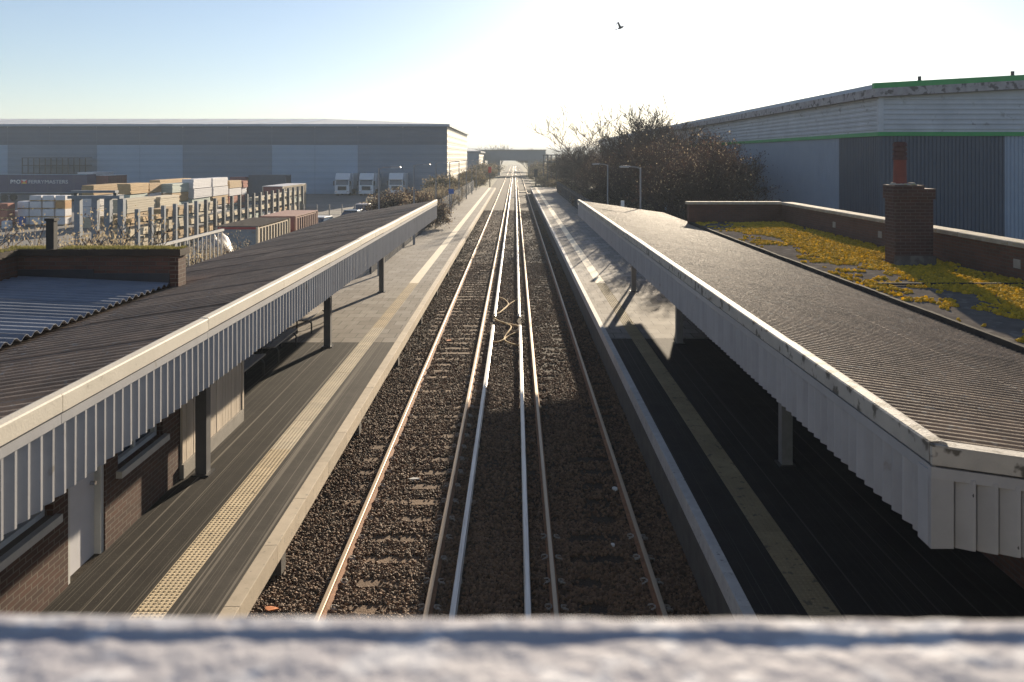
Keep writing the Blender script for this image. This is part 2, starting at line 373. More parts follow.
def stone_nodes(obname, ob, smin, smax, flat, matname, subd=1):
    ng = bpy.data.node_groups.new(obname, 'GeometryNodeTree')
    ng.interface.new_socket('Geometry', in_out='INPUT', socket_type='NodeSocketGeometry'); ng.interface.new_socket('Geometry', in_out='OUTPUT', socket_type='NodeSocketGeometry')
    N = ng.nodes; L = ng.links; gi = N.new('NodeGroupInput'); go = N.new('NodeGroupOutput')
    ico = N.new('GeometryNodeMeshIcoSphere'); ico.inputs['Radius'].default_value = 1; ico.inputs['Subdivisions'].default_value = subd
    sm = N.new('GeometryNodeSetMaterial'); sm.inputs['Material'].default_value = M[matname]; L.new(ico.outputs[0], sm.inputs[0])
    mp = N.new('GeometryNodeMeshToPoints'); L.new(gi.outputs[0], mp.inputs[0])
    ip = N.new('GeometryNodeInstanceOnPoints'); L.new(mp.outputs[0], ip.inputs['Points']); L.new(sm.outputs[0], ip.inputs['Instance'])
    r = N.new('FunctionNodeRandomValue'); r.data_type = 'FLOAT_VECTOR'; r.inputs[0].default_value = (0, 0, 0); r.inputs[1].default_value = (6.28, 6.28, 6.28)
    L.new(r.outputs[0], ip.inputs['Rotation'])
    s = N.new('FunctionNodeRandomValue'); s.data_type = 'FLOAT_VECTOR'; s.inputs[0].default_value = (smin, smin, smin * flat); s.inputs[1].default_value = (smax, smax, smax * flat); s.inputs['Seed'].default_value = 5
    L.new(s.outputs[0], ip.inputs['Scale'])
    L.new(ip.outputs[0], go.inputs[0])
    mo = ob.modifiers.new('stones', 'NODES'); mo.node_group = ng
stone_nodes('stones', bs, .016, .044, .75, 'stone')

# ------------------------------------------------------------------ tracks
def rail_mesh():
    p = [(-.07, -.155), (.07, -.155), (.07, -.145), (.012, -.125), (.012, -.045), (.036, -.035), (.036, -.006), (.028, 0), (-.028, 0), (-.036, -.006), (-.036, -.035), (-.012, -.045), (-.012, -.125), (-.07, -.145)]
    b = MB(); n = len(p)
    for i in range(n):
        (x0, z0), (x1, z1) = p[i], p[(i + 1) % n]
        b.add([(x0, 3, z0), (x1, 3, z1), (x1, 560, z1), (x0, 560, z0)], [(0, 3, 2, 1)], 1 if i in (6, 7, 8) else 0)
    b.add([(x, 3, z) for x, z in p], [tuple(range(n))], 0)
    return b.mesh('rail', ['rail_rust', 'rail_head'])
RAIL = rail_mesh()
sl = MB(); sl.add([(-1.25, -.14, -.2), (1.25, -.14, -.2), (1.25, .14, -.2), (-1.25, .14, -.2), (-1.24, -.105, 0), (1.24, -.105, 0), (1.24, .105, 0), (-1.24, .105, 0)],
                  [(0, 3, 2, 1), (4, 5, 6, 7), (0, 1, 5, 4), (1, 2, 6, 5), (2, 3, 7, 6), (3, 0, 4, 7)])
SLEEPER = sl.mesh('sleeper', 'sleeper')
cl = MB()
pts_ = [(.16, -.05, .004), (.16, -.06, .035), (.10, -.06, .045), (.07, -.02, .04), (.075, .03, .045), (.13, .055, .03), (.16, .05, .004)]
for p, q in zip(pts_[:-1], pts_[1:]): cl.cyl(p, q, .013, .013, 5)
cl.box((.085, -.045, -.01), (.15, .045, .016))
CLIP = cl.mesh('rail_clip', 'clip')
for cx_, rails, lab in ((-2.0, (-2.75, -1.25), 'sunlit track with concrete sleepers showing, beside the platform with benches'),
                        (1.34, (.58, 2.10), 'shaded track with sleepers buried in ballast, beside the platform under the mossy roof')):
    t = thing('railway_track', (cx_, 3, GZ), lab, 'railway track')
    for rx in rails: inst('rail', RAIL, t, (rx - cx_, -3, -GZ))
    k = 0
    while 5 + k * SP < 88:
        yy = 5 + k * SP
        s_ = inst('sleeper', SLEEPER, t, (random.uniform(-.02, .02), yy - 3, -GZ - (.160 if cx_ < 0 else .19) + random.uniform(-.006, .006)), (0, 0, random.uniform(-.008, .008)))
        if yy < (24 if cx_ < 0 else 14):
            for rx in (-.75, .75):
                for sx in (-1, 1): inst('rail_clip', CLIP, s_, (rx, 0, .03 if cx_ > 0 else 0), (0, 0, 0 if sx > 0 else math.pi))
        k += 1

def conductor(x0, y0, x1, y1, lab):
    t = thing('conductor_rail', (x0, y0, BED), lab, 'conductor rail', 'conductor rails between the tracks')
    prof = [(-.05, -.075), (.05, -.075), (.05, -.06), (.022, -.045), (.022, -.02), (.045, -.012), (.045, .02), (.036, .028), (-.036, .028), (-.045, .02), (-.045, -.012), (-.022, -.02), (-.022, -.045), (-.05, -.06)]
    n = len(prof); b = MB(); z = .035
    a = [(x0 + p, y0, q + z) for p, q in prof]; c = [(x1 + p, y1, q + z) for p, q in prof]
    b.add(a + c, [(i, (i + 1) % n, (i + 1) % n + n, i + n) for i in range(n)] + [tuple(range(n - 1, -1, -1)), tuple(range(n, 2 * n))])
    b.build('rail', 'conductor', t)
    k = 0
    while y0 + .6 + k * 2.8 < min(y1, 60):
        yy = y0 + .6 + k * 2.8; xx = x0 + (x1 - x0) * (yy - y0) / (y1 - y0)
        MB().cyl((xx, yy, BED - .02), (xx, yy, -.04), .06, .045, 8).build('insulator', 'insulator', t); k += 1
conductor(-.885, 3, -.825, 29.4, 'long steel conductor rail next to the sunlit track, near side of the cable gap')
conductor(-.82, 31.4, -.82, 560, 'long steel conductor rail next to the sunlit track, beyond the cable gap')
conductor(.18, 3, .19, 29.4, 'long steel conductor rail next to the shaded track, near side of the cable gap')
conductor(.17, 31.4, .20, 560, 'long steel conductor rail next to the shaded track, beyond the cable gap')

def smooth_path(pts, n=8):
    out = []
    for i in range(len(pts) - 1):
        p0 = Vector(pts[max(i - 1, 0)]); p1 = Vector(pts[i]); p2 = Vector(pts[i + 1]); p3 = Vector(pts[min(i + 2, len(pts) - 1)])
        for k in range(n):
            t = k / n; out.append(.5 * ((2 * p1) + (p2 - p0) * t + (2 * p0 - 5 * p1 + 4 * p2 - p3) * t * t + (3 * p1 - p0 - 3 * p2 + p3) * t ** 3))
    return out + [Vector(pts[-1])]
def cable(px, lab):
    pts = []
    for (u, v) in px:
        Y = 780 * (CAM_Z + .12) / (v - 156.5); pts.append(((u - 515) * Y / 780, Y, -.10 + .02 * math.sin(u)))
    b = MB().tube(smooth_path(pts), .026, 6)
    o = b.build('jumper_cable', 'cable'); tag(o, lab, 'cable', 'jumper cables in the gap of the conductor rails')
K = lambda l: [(470 + a / 7.58, 270 + b / 7.58) for a, b in l]
cable(K([(215, 212), (260, 228), (290, 262), (240, 312), (190, 340), (170, 352), (200, 385), (270, 410), (312, 440), (270, 500), (255, 535), (215, 552), (165, 556)]), 'thick tan cable looping from the sunlit side conductor rail across the gap')
cable(K([(370, 218), (320, 248), (280, 275), (225, 325), (178, 352), (215, 392), (300, 415), (365, 430), (378, 455), (340, 480), (285, 505), (262, 535), (300, 560), (385, 575)]), 'thick tan cable from the shaded side conductor rail swinging over and back')

def lump(name, loc, size, m, lab, cat):
    b = MB(); rr = random.Random(hash(loc) & 255); vs = []
    for iz in range(2):
        for i in range(7):
            t = 2 * math.pi * i / 7; k = rr.uniform(.6, 1); vs.append((math.cos(t) * size[0] * k, math.sin(t) * size[1] * k, iz * size[2] * rr.uniform(.7, 1)))
    b.add(vs, [(i, (i + 1) % 7, (i + 1) % 7 + 7, i + 7) for i in range(7)] + [tuple(range(6, -1, -1)), tuple(range(7, 14))])
    o = b.build(name, m); o.location = loc; tag(o, lab, cat)
def on_bed(u, v, z=-.15): Y = 780 * (CAM_Z - z) / (v - 156.5); return ((u - 515) * Y / 780, Y, z)
lump('litter', on_bed(615, 490), (.07, .1, .05), 'litter_white', 'white scrap of litter inside the shaded track', 'litter')
lump('litter', on_bed(613, 546), (.04, .05, .04), 'litter_white', 'small pale scrap lying between the shaded rails', 'litter')
lump('litter', on_bed(271, 611), (.12, .08, .05), 'litter_orange', 'orange scrap on ballast at the foot of the platform', 'litter')
lump('litter', on_bed(449, 341), (.12, .1, .04), 'litter_orange', 'flat tan scrap between the sunlit rails', 'litter')
lump('litter', on_bed(414, 480), (.14, .05, .04), 'litter_white', 'pale strip of litter on a sleeper of the sunlit track', 'litter')

# ------------------------------------------------------------------ platforms
def tactile_mesh(m):
    b = MB().box((-.198, -.198, -.04), (.198, .198, 0)); n = 6
    for i in range(n):
        for j in range(n):
            x_ = -.198 + .396 * (i + .5) / n; y_ = -.198 + .396 * (j + .5) / n
            vs = [(x_ + .021 * math.cos(a), y_ + .021 * math.sin(a), 0) for a in [k * math.pi / 3 for k in range(6)]] + [(x_ + .013 * math.cos(a), y_ + .013 * math.sin(a), .007) for a in [k * math.pi / 3 for k in range(6)]]
            b.add(vs, [(k, (k + 1) % 6, (k + 1) % 6 + 6, k + 6) for k in range(6)] + [tuple(range(6, 12))])
    return b.mesh('tactile_tile', m)
TACT_R = tactile_mesh('tactile_shaded'); TACT = tactile_mesh('tactile'); TACT_P = tactile_mesh('tactile_pale')
Y0P, Y1P = 2.0, 138.0
def platform(name, side, xe, xt, xback, mats, far_y, cop):
    """side -1: left of the tracks. xe edge, xt centre of tactile strip, xback back edge"""
    s = side
    o = bpy.data.objects.new(name, None); o.location = (xe, Y0P, GZ); C.objects.link(o); o['kind'] = 'structure'
    def X(a, b): return (min(a, b), max(a, b))
    cw = .20 if s < 0 else .155
    # walking surfaces: edge strip, (tactile gap), back strip; near tarmac, far slabs
    for (a, b, m_near) in ((xe + s * cw, xt - s * .2, mats[1]), (xt + s * .2, xback, mats[0])):
        x0, x1 = X(a, b)
        MB().box((x0, Y0P, PZ - .2), (x1, far_y, PZ)).build('paving', m_near, o)
        MB().box((x0, far_y, PZ - .2), (x1, Y1P, PZ + .002)).build('paving', mats[2], o)
    # supporting wall set back below the overhang
    x0, x1 = X(xe + s * (.85 if s < 0 else .06), xback); MB().box((x0, Y0P, GZ - .05), (x1, Y1P, PZ - .2)).build('platform_wall', 'concrete_dark', o)
    x0, x1 = X(xt - .2, xt + .2)
    box('bedding', (x0, Y0P, PZ - .2), (x1, Y1P, PZ - .045), 'concrete', o)
    if s < 0:
        for k in range(12):
            yy = 6.2 + k * 6.1; box('support', (xe - .6, yy - .12, GZ - .05), (xe - .3, yy + .12, PZ - .275), 'concrete_dark', o)
    # edge copings
    x0, x1 = X(xe, xe + s * (cw - .004)); box('edge_slab', (min(xe + s * .205, xe + s * .84), Y0P, PZ - .26), (max(xe + s * .205, xe + s * .84), Y1P, PZ - .201), 'concrete_dark', o); cm = MB().rbox((x0 - xe, 0, -.27), (x1 - xe, 1.497, .004), .004).mesh('coping_stone', cop)
    k = 0
    while Y0P + k * 1.5 < Y1P - 1:
        inst('coping_stone', cm, o, (0, k * 1.5 + .001, PZ - GZ + random.uniform(0, .002))); k += 1
    # tactile tiles, each one, as far as they can be told apart; a plain strip after that
    k = 0
    while 5.2 + k * .4 < 34:
        yy = 5.2 + k * .4
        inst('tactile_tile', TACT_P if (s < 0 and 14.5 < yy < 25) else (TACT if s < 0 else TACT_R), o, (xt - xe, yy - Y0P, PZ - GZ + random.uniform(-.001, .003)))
        k += 1
    x0, x1 = X(xt - .198, xt + .198); box('warning_strip', (x0, 5.2 + k * .4 - .2, PZ - .04), (x1, Y1P, PZ + .002), 'tactile_pale', o)
    return o
PL = platform('platform_left', -1, -3.35, -4.385, -7.6, ('tarmac', 'tarmac_edge', 'slabs'), 23.0, 'coping_cream')
PR = platform('platform_right', 1, 2.73, 3.71, 7.0, ('tarmac_right', 'tarmac_right', 'slabs_right'), 23.5, 'coping_white')

# ------------------------------------------------------------------ canopies
SWID = 1.022
def corr_mesh(name, ncorr, L, m, amp=.019):
    PITCH = SWID / ncorr; amp = PITCH * (.26 if ncorr > 5 else .13)
    """corrugated sheet: waves along y, length L along +x"""
    ns = ncorr * 8 + 1; V = []; F = []
    for k, zo in ((0, 0), (1, -.008)):
        for i in range(ns):
            y_ = i * PITCH / 8; z_ = amp * (1, .92, .25, -.6, -1, -.6, .25, .92)[i % 8] + zo
            V += [(0, y_, z_), (L, y_, z_)]
    n2 = ns * 2
    for i in range(ns - 1):
        a = 2 * i; F.append((a, a + 1, a + 3, a + 2)); a += n2; F.append((a, a + 2, a + 3, a + 1))
        F.append((2 * i, 2 * i + 2, n2 + 2 * i + 2, n2 + 2 * i)); F.append((2 * i + 1, n2 + 2 * i + 1, n2 + 2 * i + 3, 2 * i + 3))
    b = MB(); b.v = V; b.f = F; b.m = [0] * len(F)
    return b.mesh(name, m, smooth=False)
BW = .157
def board_mesh(h, flat=False):
    prof = [(0, 0), (.0, .12), (.045, .118), (.045, .155), (.0, .18), (-.012, .18), (-.012, 0)]
    prof = [(0, 0.001), (.045, .12), (.045, .152), (.004, .179), (-.012, .179), (-.012, .001)]
    if flat: prof = [(-.02, .001), (-.02, .026), (.004, .03), (.046, .135), (.05, .16), (-.02, .179), (-.032, .179), (-.032, .001)]
    prof = [(p * .9, q * BW / .18) for p, q in prof]
    return MB().prism(prof, 'z', -h, 0).mesh('valance_board', 'valance_white')
BOARD = {}
def canopy(side, xe0, xe1, zt, zb, m, xb, y0, y1, posts, px, post_mat, cap, sheet_m, lab, gable):
    s = side
    t = thing('platform_canopy', (px, posts[0], PZ), lab, 'canopy')
    base = Vector((px, posts[0], PZ))
    XE = lambda y: xe0 + (xe1 - xe0) * (y - y0) / (y1 - y0)
    ang = math.atan2(xe1 - xe0, y1 - y0)
    wroof = abs(xb - (xe0 + xe1) / 2)
    # roof sheets in two rows, each its own object
    L = wroof / 2 + .12; sh = corr_mesh('roof_sheet', 10 if s > 0 else 6, L, sheet_m); sw = SWID
    n = int((y1 - y0) / sw)
    sl_ = math.atan(m)
    for row in range(2):
        for k in range(n):
            yy = y0 + .02 + k * sw
            d0 = .10 + row * (wroof / 2 - .06)
            xx = XE(yy) + s * d0; zz = zt - .055 - m * d0 + (.0 if row == 0 else -.012) + (.0045 if s < 0 else 0) * (k % 2) + (random.uniform(-.0015, .0015) if s < 0 else 0)
            o = inst('roof_sheet', sh, t, Vector((xx, yy, zz)) - base, (0, sl_ * (1 if s > 0 else 1), 0))
            if s < 0:
                o.rotation_euler = (0, math.pi * 0 + sl_, math.pi); o.location = Vector((xx, yy + sw, zz)) - base
    # fascia capping in 3 m lengths, batten rail, boards
    hb = (zt - zb) - .25
    BD = board_mesh(hb, s > 0); yy = y0
    while yy < y1 - .1:
        ye = min(yy + 3.0, y1)
        c = MB(); dz = random.uniform(-.006, .006)
        prof = [(0, zt - .145), (0, zt - .012), (.012, zt), (.085, zt + .004), (.13, zt - .012), (.13, zt - .03), (.03, zt - .03), (.03, zt - .145)]
        xa, xz = XE(yy), XE(ye)
        n8 = len(prof)
        c.add([(xa + s * p, yy + .004, q + dz) for p, q in prof] + [(xz + s * p, ye - .004, q + dz) for p, q in prof],
              [(i, (i + 1) % n8, (i + 1) % n8 + n8, i + n8) for i in range(n8)] + [tuple(range(n8)), tuple(range(n8, 2 * n8))])
        c.build('fascia_capping', cap, t)
        r = MB(); q0, q1 = zt - .165, zt - .245; a_, b_ = .012, .05
        r.add([(xa + s * a_, yy + .003, q1), (xa + s * b_, yy + .003, q1), (xz + s * b_, ye - .003, q1), (xz + s * a_, ye - .003, q1), (xa + s * a_, yy + .003, q0), (xa + s * b_, yy + .003, q0), (xz + s * b_, ye - .003, q0), (xz + s * a_, ye - .003, q0)],
              [(0, 3, 2, 1), (4, 5, 6, 7), (0, 1, 5, 4), (1, 2, 6, 5), (2, 3, 7, 6), (3, 0, 4, 7)])
        r.build('batten', 'valance_white', t)
        yy = ye
    nb = int((y1 - y0 - .12) / BW)
    for k in range(nb):
        yy = y0 + .12 + k * BW
        o = inst('valance_board', BD, t, Vector((XE(yy) + s * .06, yy, zt - .238 + random.uniform(-.006, .003))) - base, (0, random.uniform(-.006, .006), -ang * 1.0))
        if s > 0: o.scale = (-1, 1, 1)
    if gable:      # end facing the bridge: corner board, capping, batten and boards along x, stepping down with the roof
        wl = wroof; zz = lambda d: zt - m * d
        for d0 in np.arange(0, wl, 2.0):
            d1 = min(d0 + 2.0, wl)
            for nm, ya, yb, q0, q1, mm in (('fascia_capping', y0 - .03, y0 + .10, -.005, -.02, cap), ('fascia_capping', y0 - .03, y0 - .001, -.0205, -.145, cap), ('batten', y0 - .018, y0 + .02, -.165, -.245, 'valance_white')):
                b = MB(); x0_, x1_ = xe0 + s * (d0 + .003), xe0 + s * (d1 - .003); a0, a1 = zz(d0), zz(d1)
                b.add([(x0_, ya, a0 + q1), (x1_, ya, a1 + q1), (x1_, yb, a1 + q1), (x0_, yb, a0 + q1), (x0_, ya, a0 + q0), (x1_, ya, a1 + q0), (x1_, yb, a1 + q0), (x0_, yb, a0 + q0)],
                      [(0, 3, 2, 1), (4, 5, 6, 7), (0, 1, 5, 4), (1, 2, 6, 5), (2, 3, 7, 6), (3, 0, 4, 7)])
                b.build(nm, mm, t)
        box('corner_board', (min(xe0 + s * .005, xe0 + s * .165), y0 - .012, zb), (max(xe0 + s * .005, xe0 + s * .165), y0 + .02, zt - .2), 'valance_white', t)
        box('corner_board', (min(xe0 + s * .002, xe0 + s * .024), y0 + .021, zb + .004), (max(xe0 + s * .002, xe0 + s * .024), y0 + .16, zt - .2), 'valance_white', t)
        for k in range(int((wl - .2) / BW)):
            d = .17 + k * BW
            inst('valance_board', BD, t, Vector((xe0 + s * d, y0 + .03, zz(d) - .238)) - base, (0, m * .0, -math.pi / 2)).scale = (1.3, -1 if s < 0 else 1, 1)
            if k % 2 == 0:
                MB().cyl((xe0 + s * (d + .13), y0 - .026, zz(d) - .34 - .16 * (k % 4)), (xe0 + s * (d + .13), y0 - .012, zz(d) - .34 - .16 * (k % 4)), .014, .011, 6).build('bolt', 'dark_metal', t)
    # posts with base plates, bracing beam and rafters under the roof
    for py in posts:
        zp = zt - .1 - m * abs(px - XE(py)) - .22
        p_ = box('post', (px - .095, py - .095, PZ - .02), (px + .095, py + .095, zp), post_mat, t)
        box('base_plate', (px - .15, py - .15, PZ + .0), (px + .15, py + .15, PZ + .025), 'dark_metal', p_)
        xa, xz = XE(py) + s * .14, xb - s * .1
        b = MB(); za, zz_ = zt - .11 - m * .14, zt - .11 - m * (wroof - .1)
        b.add([(xa, py - .05, za - .18), (xz, py - .05, zz_ - .18), (xz, py + .05, zz_ - .18), (xa, py + .05, za - .18), (xa, py - .05, za), (xz, py - .05, zz_), (xz, py + .05, zz_), (xa, py + .05, za)],
              [(0, 3, 2, 1), (4, 5, 6, 7), (0, 1, 5, 4), (1, 2, 6, 5), (2, 3, 7, 6), (3, 0, 4, 7)])
        b.build('rafter', 'soffit', t)
    for d in (.35, wroof * .5, wroof - .3):
        x_ = (xe0 + xe1) / 2 + s * d
        box('purlin', (x_ - .04, y0 + .1, zt - .115 - m * d - .11), (x_ + .04, y1 - .1, zt - .09 - m * d), 'soffit', t)
    return t
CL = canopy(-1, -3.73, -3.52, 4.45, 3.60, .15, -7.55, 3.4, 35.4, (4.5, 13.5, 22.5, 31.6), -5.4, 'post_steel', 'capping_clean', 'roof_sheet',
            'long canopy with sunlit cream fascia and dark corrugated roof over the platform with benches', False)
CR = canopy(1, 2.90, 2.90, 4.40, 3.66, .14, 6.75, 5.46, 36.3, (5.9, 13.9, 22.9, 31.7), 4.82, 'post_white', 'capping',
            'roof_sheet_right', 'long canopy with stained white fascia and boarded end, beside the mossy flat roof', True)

# ------------------------------------------------------------------ station building, left platform side
def wall_with_openings(x0, x1, y0, y1, z0, z1, ops):
    """wall slab along y with openings (ya, yb, za, zb)"""
    b = MB(); ys_ = sorted({y0, y1, *[o[0] for o in ops], *[o[1] for o in ops]})
    for ya, yb in zip(ys_[:-1], ys_[1:]):
        hit = [o for o in ops if o[0] <= ya and o[1] >= yb]
        if not hit: b.box((x0, ya, z0), (x1, yb, z1))
        else:
            o = hit[0]
            if o[2] > z0: b.box((x0, ya, z0), (x1, yb, o[2]))
            if o[3] < z1: b.box((x0, ya, o[3]), (x1, yb, z1))
    return b
SB = thing('station_building', (-7.2, 8, PZ), 'low brick station building with blue corrugated roof behind a brick parapet', 'building')
XW = -5.7
ops = [(7.0, 9.62, 1.97, 3.3), (9.95, 10.85, PZ, 3.1), (11.2, 12.62, 1.9, 3.3)]
wall_with_openings(XW - .25, XW, 3.0, 13.25, PZ - .3, 3.7, ops).build('wall', 'brick_red', SB)
box('wall', (-8.9, 14.0, GZ), (XW - .26, 14.24, 3.9), 'brick_dark', SB)
box('wall', (-8.9, 3.0, GZ), (-8.66, 13.99, 4.1), 'brick_dark', SB)
box('wall', (-8.65, 3.0, GZ), (XW - .26, 3.24, 3.7), 'brick_dark', SB)
for (a, b_, c, d) in (ops[0], ops[2]):
    w_ = box('window', (XW - .19, a + .07, c + .07), (XW - .17, b_ - .07, d - .07), 'glass_dark', SB)
    fr = MB().box((XW - .2, a, c), (XW - .1, a + .07, d)).box((XW - .2, b_ - .07, c), (XW - .1, b_, d)).box((XW - .2, a + .07, c), (XW - .1, b_ - .07, c + .07)).box((XW - .2, a + .07, d - .07), (XW - .1, b_ - .07, d))
    mid = (a + b_) / 2; fr.box((XW - .165, mid - .03, c + .07), (XW - .11, mid + .03, d - .07)); fr.build('frame', 'white_paint', w_)
    box('sill', (XW - .1, a - .06, c - .10), (XW + .09, b_ + .06, c - .003), 'rail_pale', w_)
dr = box('door', (XW - .17, 10.03, PZ), (XW - .11, 10.77, 2.55), 'door_paint', SB)
MB().box((XW - .2, 9.95, PZ), (XW - .02, 10.03, 3.1)).box((XW - .2, 10.77, PZ), (XW - .02, 10.85, 3.1)).box((XW - .2, 10.03, 2.55), (XW - .05, 10.77, 2.62)).box((XW - .2, 10.03, 3.02), (XW - .05, 10.77, 3.1)).build('frame', 'white_paint', dr)
box('transom', (XW - .16, 10.03, 2.62), (XW - .13, 10.77, 3.02), 'timber_cream', dr)
MB().cyl((XW - .11, 10.68, 1.93), (XW - .04, 10.68, 1.93), .03, .03, 8).build('handle', 'chrome', dr)
MB().box((XW + .01, 9.75, 2.55), (XW + .16, 9.9, 2.95)).build('wall_lamp', 'lamp_grey', SB)
MB().cyl((XW + .06, 7.75, PZ), (XW + .06, 7.75, 1.86), .045, .045, 8).build('downpipe', 'dark_metal', SB)
# timber hoarding: boards one by one on a plinth, frieze above
hz0, hz1 = 1.16, 2.72
bm = MB().box((-.02, .006, 0), (.02, .149, hz1 - hz0)).mesh('board', 'timber_cream')
box('plinth', (XW - .12, 13.26, PZ - .1), (XW + .07, 16.2, hz0 - .004), 'concrete', SB)
for k in range(19): inst('board', bm, SB, Vector((XW + .01 + random.uniform(-.003, .003), 13.3 + k * .152, hz0)) - SB.location)
box('rail', (XW - .03, 13.27, hz1 + .003), (XW + .05, 16.2, hz1 + .06), 'timber_cream', SB)
for k in range(3): box('frieze_panel', (XW - .02, 13.3 + k * .97, hz1 + .065), (XW + .015, 14.2 + k * .97, 3.7), 'timber_cream', SB)
for k in range(3): box('bracket', (XW + .02, 14.2 + k * .97, hz1 + .1), (XW + .16, 14.26 + k * .97, 3.3), 'dark_metal', SB)
box('end_post', (XW - .06, 16.17, PZ), (XW + .05, 16.26, 3.75), 'timber_cream', SB)
box('wall', (-8.0, 16.9, GZ), (-7.8, 29, 3.25), 'brick_dark', SB)
# corrugated building roof lapping over the canopy
rs = corr_mesh('roof_sheet', 5, 2.7, 'roof_blue', .022)
for k in range(11):
    yy = 13.98 - (k + 1) * SWID
    inst('roof_sheet', rs, SB, Vector((-6.2, yy + SWID, 4.115 + .005 * (k % 2))) - SB.location, (0, -R(3.0) * 1, math.pi)).rotation_euler = (0, -R(2.6), math.pi)
pw = MB().box((-8.95, 13.99, 3.92), (-6.18, 14.27, 4.62)); pw.build('parapet', 'brick_dark', SB)
box('parapet', (-9.2, 3.2, 4.0), (-8.92, 14.27, 4.62), 'brick_dark', SB)
box('parapet_end', (-6.178, 13.97, 3.75), (-6.03, 14.29, 4.62), 'brick_red', SB)
box('flashing', (-8.9, 13.965, 4.12), (-7.55, 13.988, 4.38), 'dark_metal', SB)
box('flashing', (-7.545, 13.968, 4.08), (-6.19, 13.986, 4.31), 'dark_metal', SB)
box('coping', (-9.22, 13.93, 4.622), (-5.98, 14.35, 4.74), 'coping_dark', SB)
box('coping', (-9.26, 3.2, 4.624), (-8.86, 13.925, 4.738), 'coping_dark', SB)
MB().prism([(-8.42, 14.0), (-8.28, 14.0), (-8.28, 14.12), (-8.42, 14.12)], 'z', 4.74, 5.24).box((-8.44, 13.98, 5.242), (-8.26, 14.14, 5.29)).build('vent_stack', 'rubber', SB)

def grass_tufts(pts, hmin, hmax, wd, seed):
    r = np.random.default_rng(seed); n = len(pts); a = r.uniform(0, 6.28, n); h = r.uniform(hmin, hmax, n); p = np.asarray(pts)
    dx = np.stack([np.cos(a), np.sin(a), np.zeros(n)], 1) * wd; lean = np.stack([r.normal(0, .4, n) * h, r.normal(0, .4, n) * h, h], 1)
    V = np.empty((n * 3, 3)); V[0::3] = p - dx; V[1::3] = p + dx; V[2::3] = p + lean
    return V, np.arange(n * 3).reshape(n, 3)
pts = np.concatenate([np.stack([rng.uniform(-9.2, -6.0, 5200), rng.uniform(13.95, 14.34, 5200), np.full(5200, 4.74)], 1),
                      np.stack([rng.uniform(-9.24, -8.87, 4200), rng.uniform(7, 13.92, 4200), np.full(4200, 4.738)], 1)])
nzv = np.array([noise.noise((p[0] * 3, p[1] * 3, 0)) for p in pts]); pts = pts[(nzv > -.25) & ~((np.abs(pts[:, 0] + 8.32) < .14))]
V, F = grass_tufts(pts, .01, .05, .008, 4)
link(tag(bpy.data.objects.new('parapet_moss', np_mesh('parapet_moss', V, F, 'dry_grass')), 'yellow green moss and grass on the station building parapet', 'moss', kind='stuff'))

# benches
def bench(y, lab):
    t = thing('bench', (-6.55, y, PZ), lab, 'bench', 'benches under the canopy')
    for k in range(4): box('slat', (-6.78 + k * .12, y - 1.1, PZ + .43 + .012 * abs(k - 1.5)), (-6.68 + k * .12, y + 1.1, PZ + .465 + .012 * abs(k - 1.5)), 'bench_wood', t)
    for d in (-.85, .85):
        b = MB(); pts_ = [(-6.8, y + d, PZ + .42), (-6.55, y + d, PZ + .40), (-6.36, y + d, PZ + .40), (-6.30, y + d, PZ + .32), (-6.30, y + d, PZ)]
        b.tube(pts_, .025, 6); b.tube([(-6.75, y + d, PZ + .41), (-6.75, y + d, PZ)], .025, 6); b.build('leg', 'dark_metal', t)
bench(18.7, 'grey slatted bench next to the cream timber hoarding, in deep shade')
bench(21.6, 'grey slatted bench between the shaded bench and the sunlit one')
bench(25.0, 'sunlit slatted bench beyond the second canopy post')

# ------------------------------------------------------------------ flat-roofed building, right platform side
RB = thing('station_building', (8.4, 17, PZ), 'dark brick station building with mossy flat roof behind the shaded canopy', 'building')
FR = 3.9
wall_with_openings(6.45, 6.7, 4.0, 29.9, PZ - .3, 3.6, [(9, 10.4, 1.9, 3.2), (14, 15, PZ, 3.1), (19, 20.5, 1.9, 3.2)]).build('wall', 'brick_dark', RB)
for (a, b_, c, d) in ((9, 10.4, 1.9, 3.2), (19, 20.5, 1.9, 3.2)): box('window', (6.55, a, c), (6.58, b_, d), 'glass_dark', RB)
box('door', (6.52, 14, PZ), (6.57, 15, 3.1), 'white_paint', RB)
box('wall', (6.71, 29.6, GZ), (10.4, 29.88, FR - .1), 'brick_dark', RB)
box('wall', (10.12, 4.0, GZ), (10.38, 29.59, FR - .1), 'brick_dark', RB)
box('wall', (6.71, 4.0, GZ), (10.11, 4.25, FR - .1), 'brick_dark', RB)
# felt roof: gently uneven sheet with a dark upstand edge
fx, fy = 22, 110; V = []; F = []
for j in range(fy + 1):
    for i in range(fx + 1):
        X_ = 6.66 + (10.12 - 6.66) * i / fx; Y_ = 4.0 + 25.6 * j / fy
        V.append((X_ + (.03 * noise.noise((Y_ * .9, 1.7, 0)) if i == 0 else 0), Y_, FR + .03 * noise.noise((X_ * .7, Y_ * .5, 2)) + .02 * (X_ - 6.66) / 3.4))
for j in range(fy):
    for i in range(fx): a = j * (fx + 1) + i; F.append((a, a + 1, a + fx + 2, a + fx + 1))
rf = MB().add(V, F).build('roof', 'felt', RB, smooth=True)
b = MB(); nn = 60
for j in range(nn):
    ya, yb = 4 + 25.6 * j / nn, 4 + 25.6 * (j + 1) / nn; h = .025 + .015 * noise.noise((ya * .8, 0, 0))
    b.box((6.60, ya, FR - .13), (6.655 + .012 * (j % 2), yb - .002, FR + h))
b.build('roof_edge', 'soffit_dark', rf)
box('parapet', (6.6, 29.6, FR - .09), (10.4, 29.88, 4.58), 'brick_dark', RB)
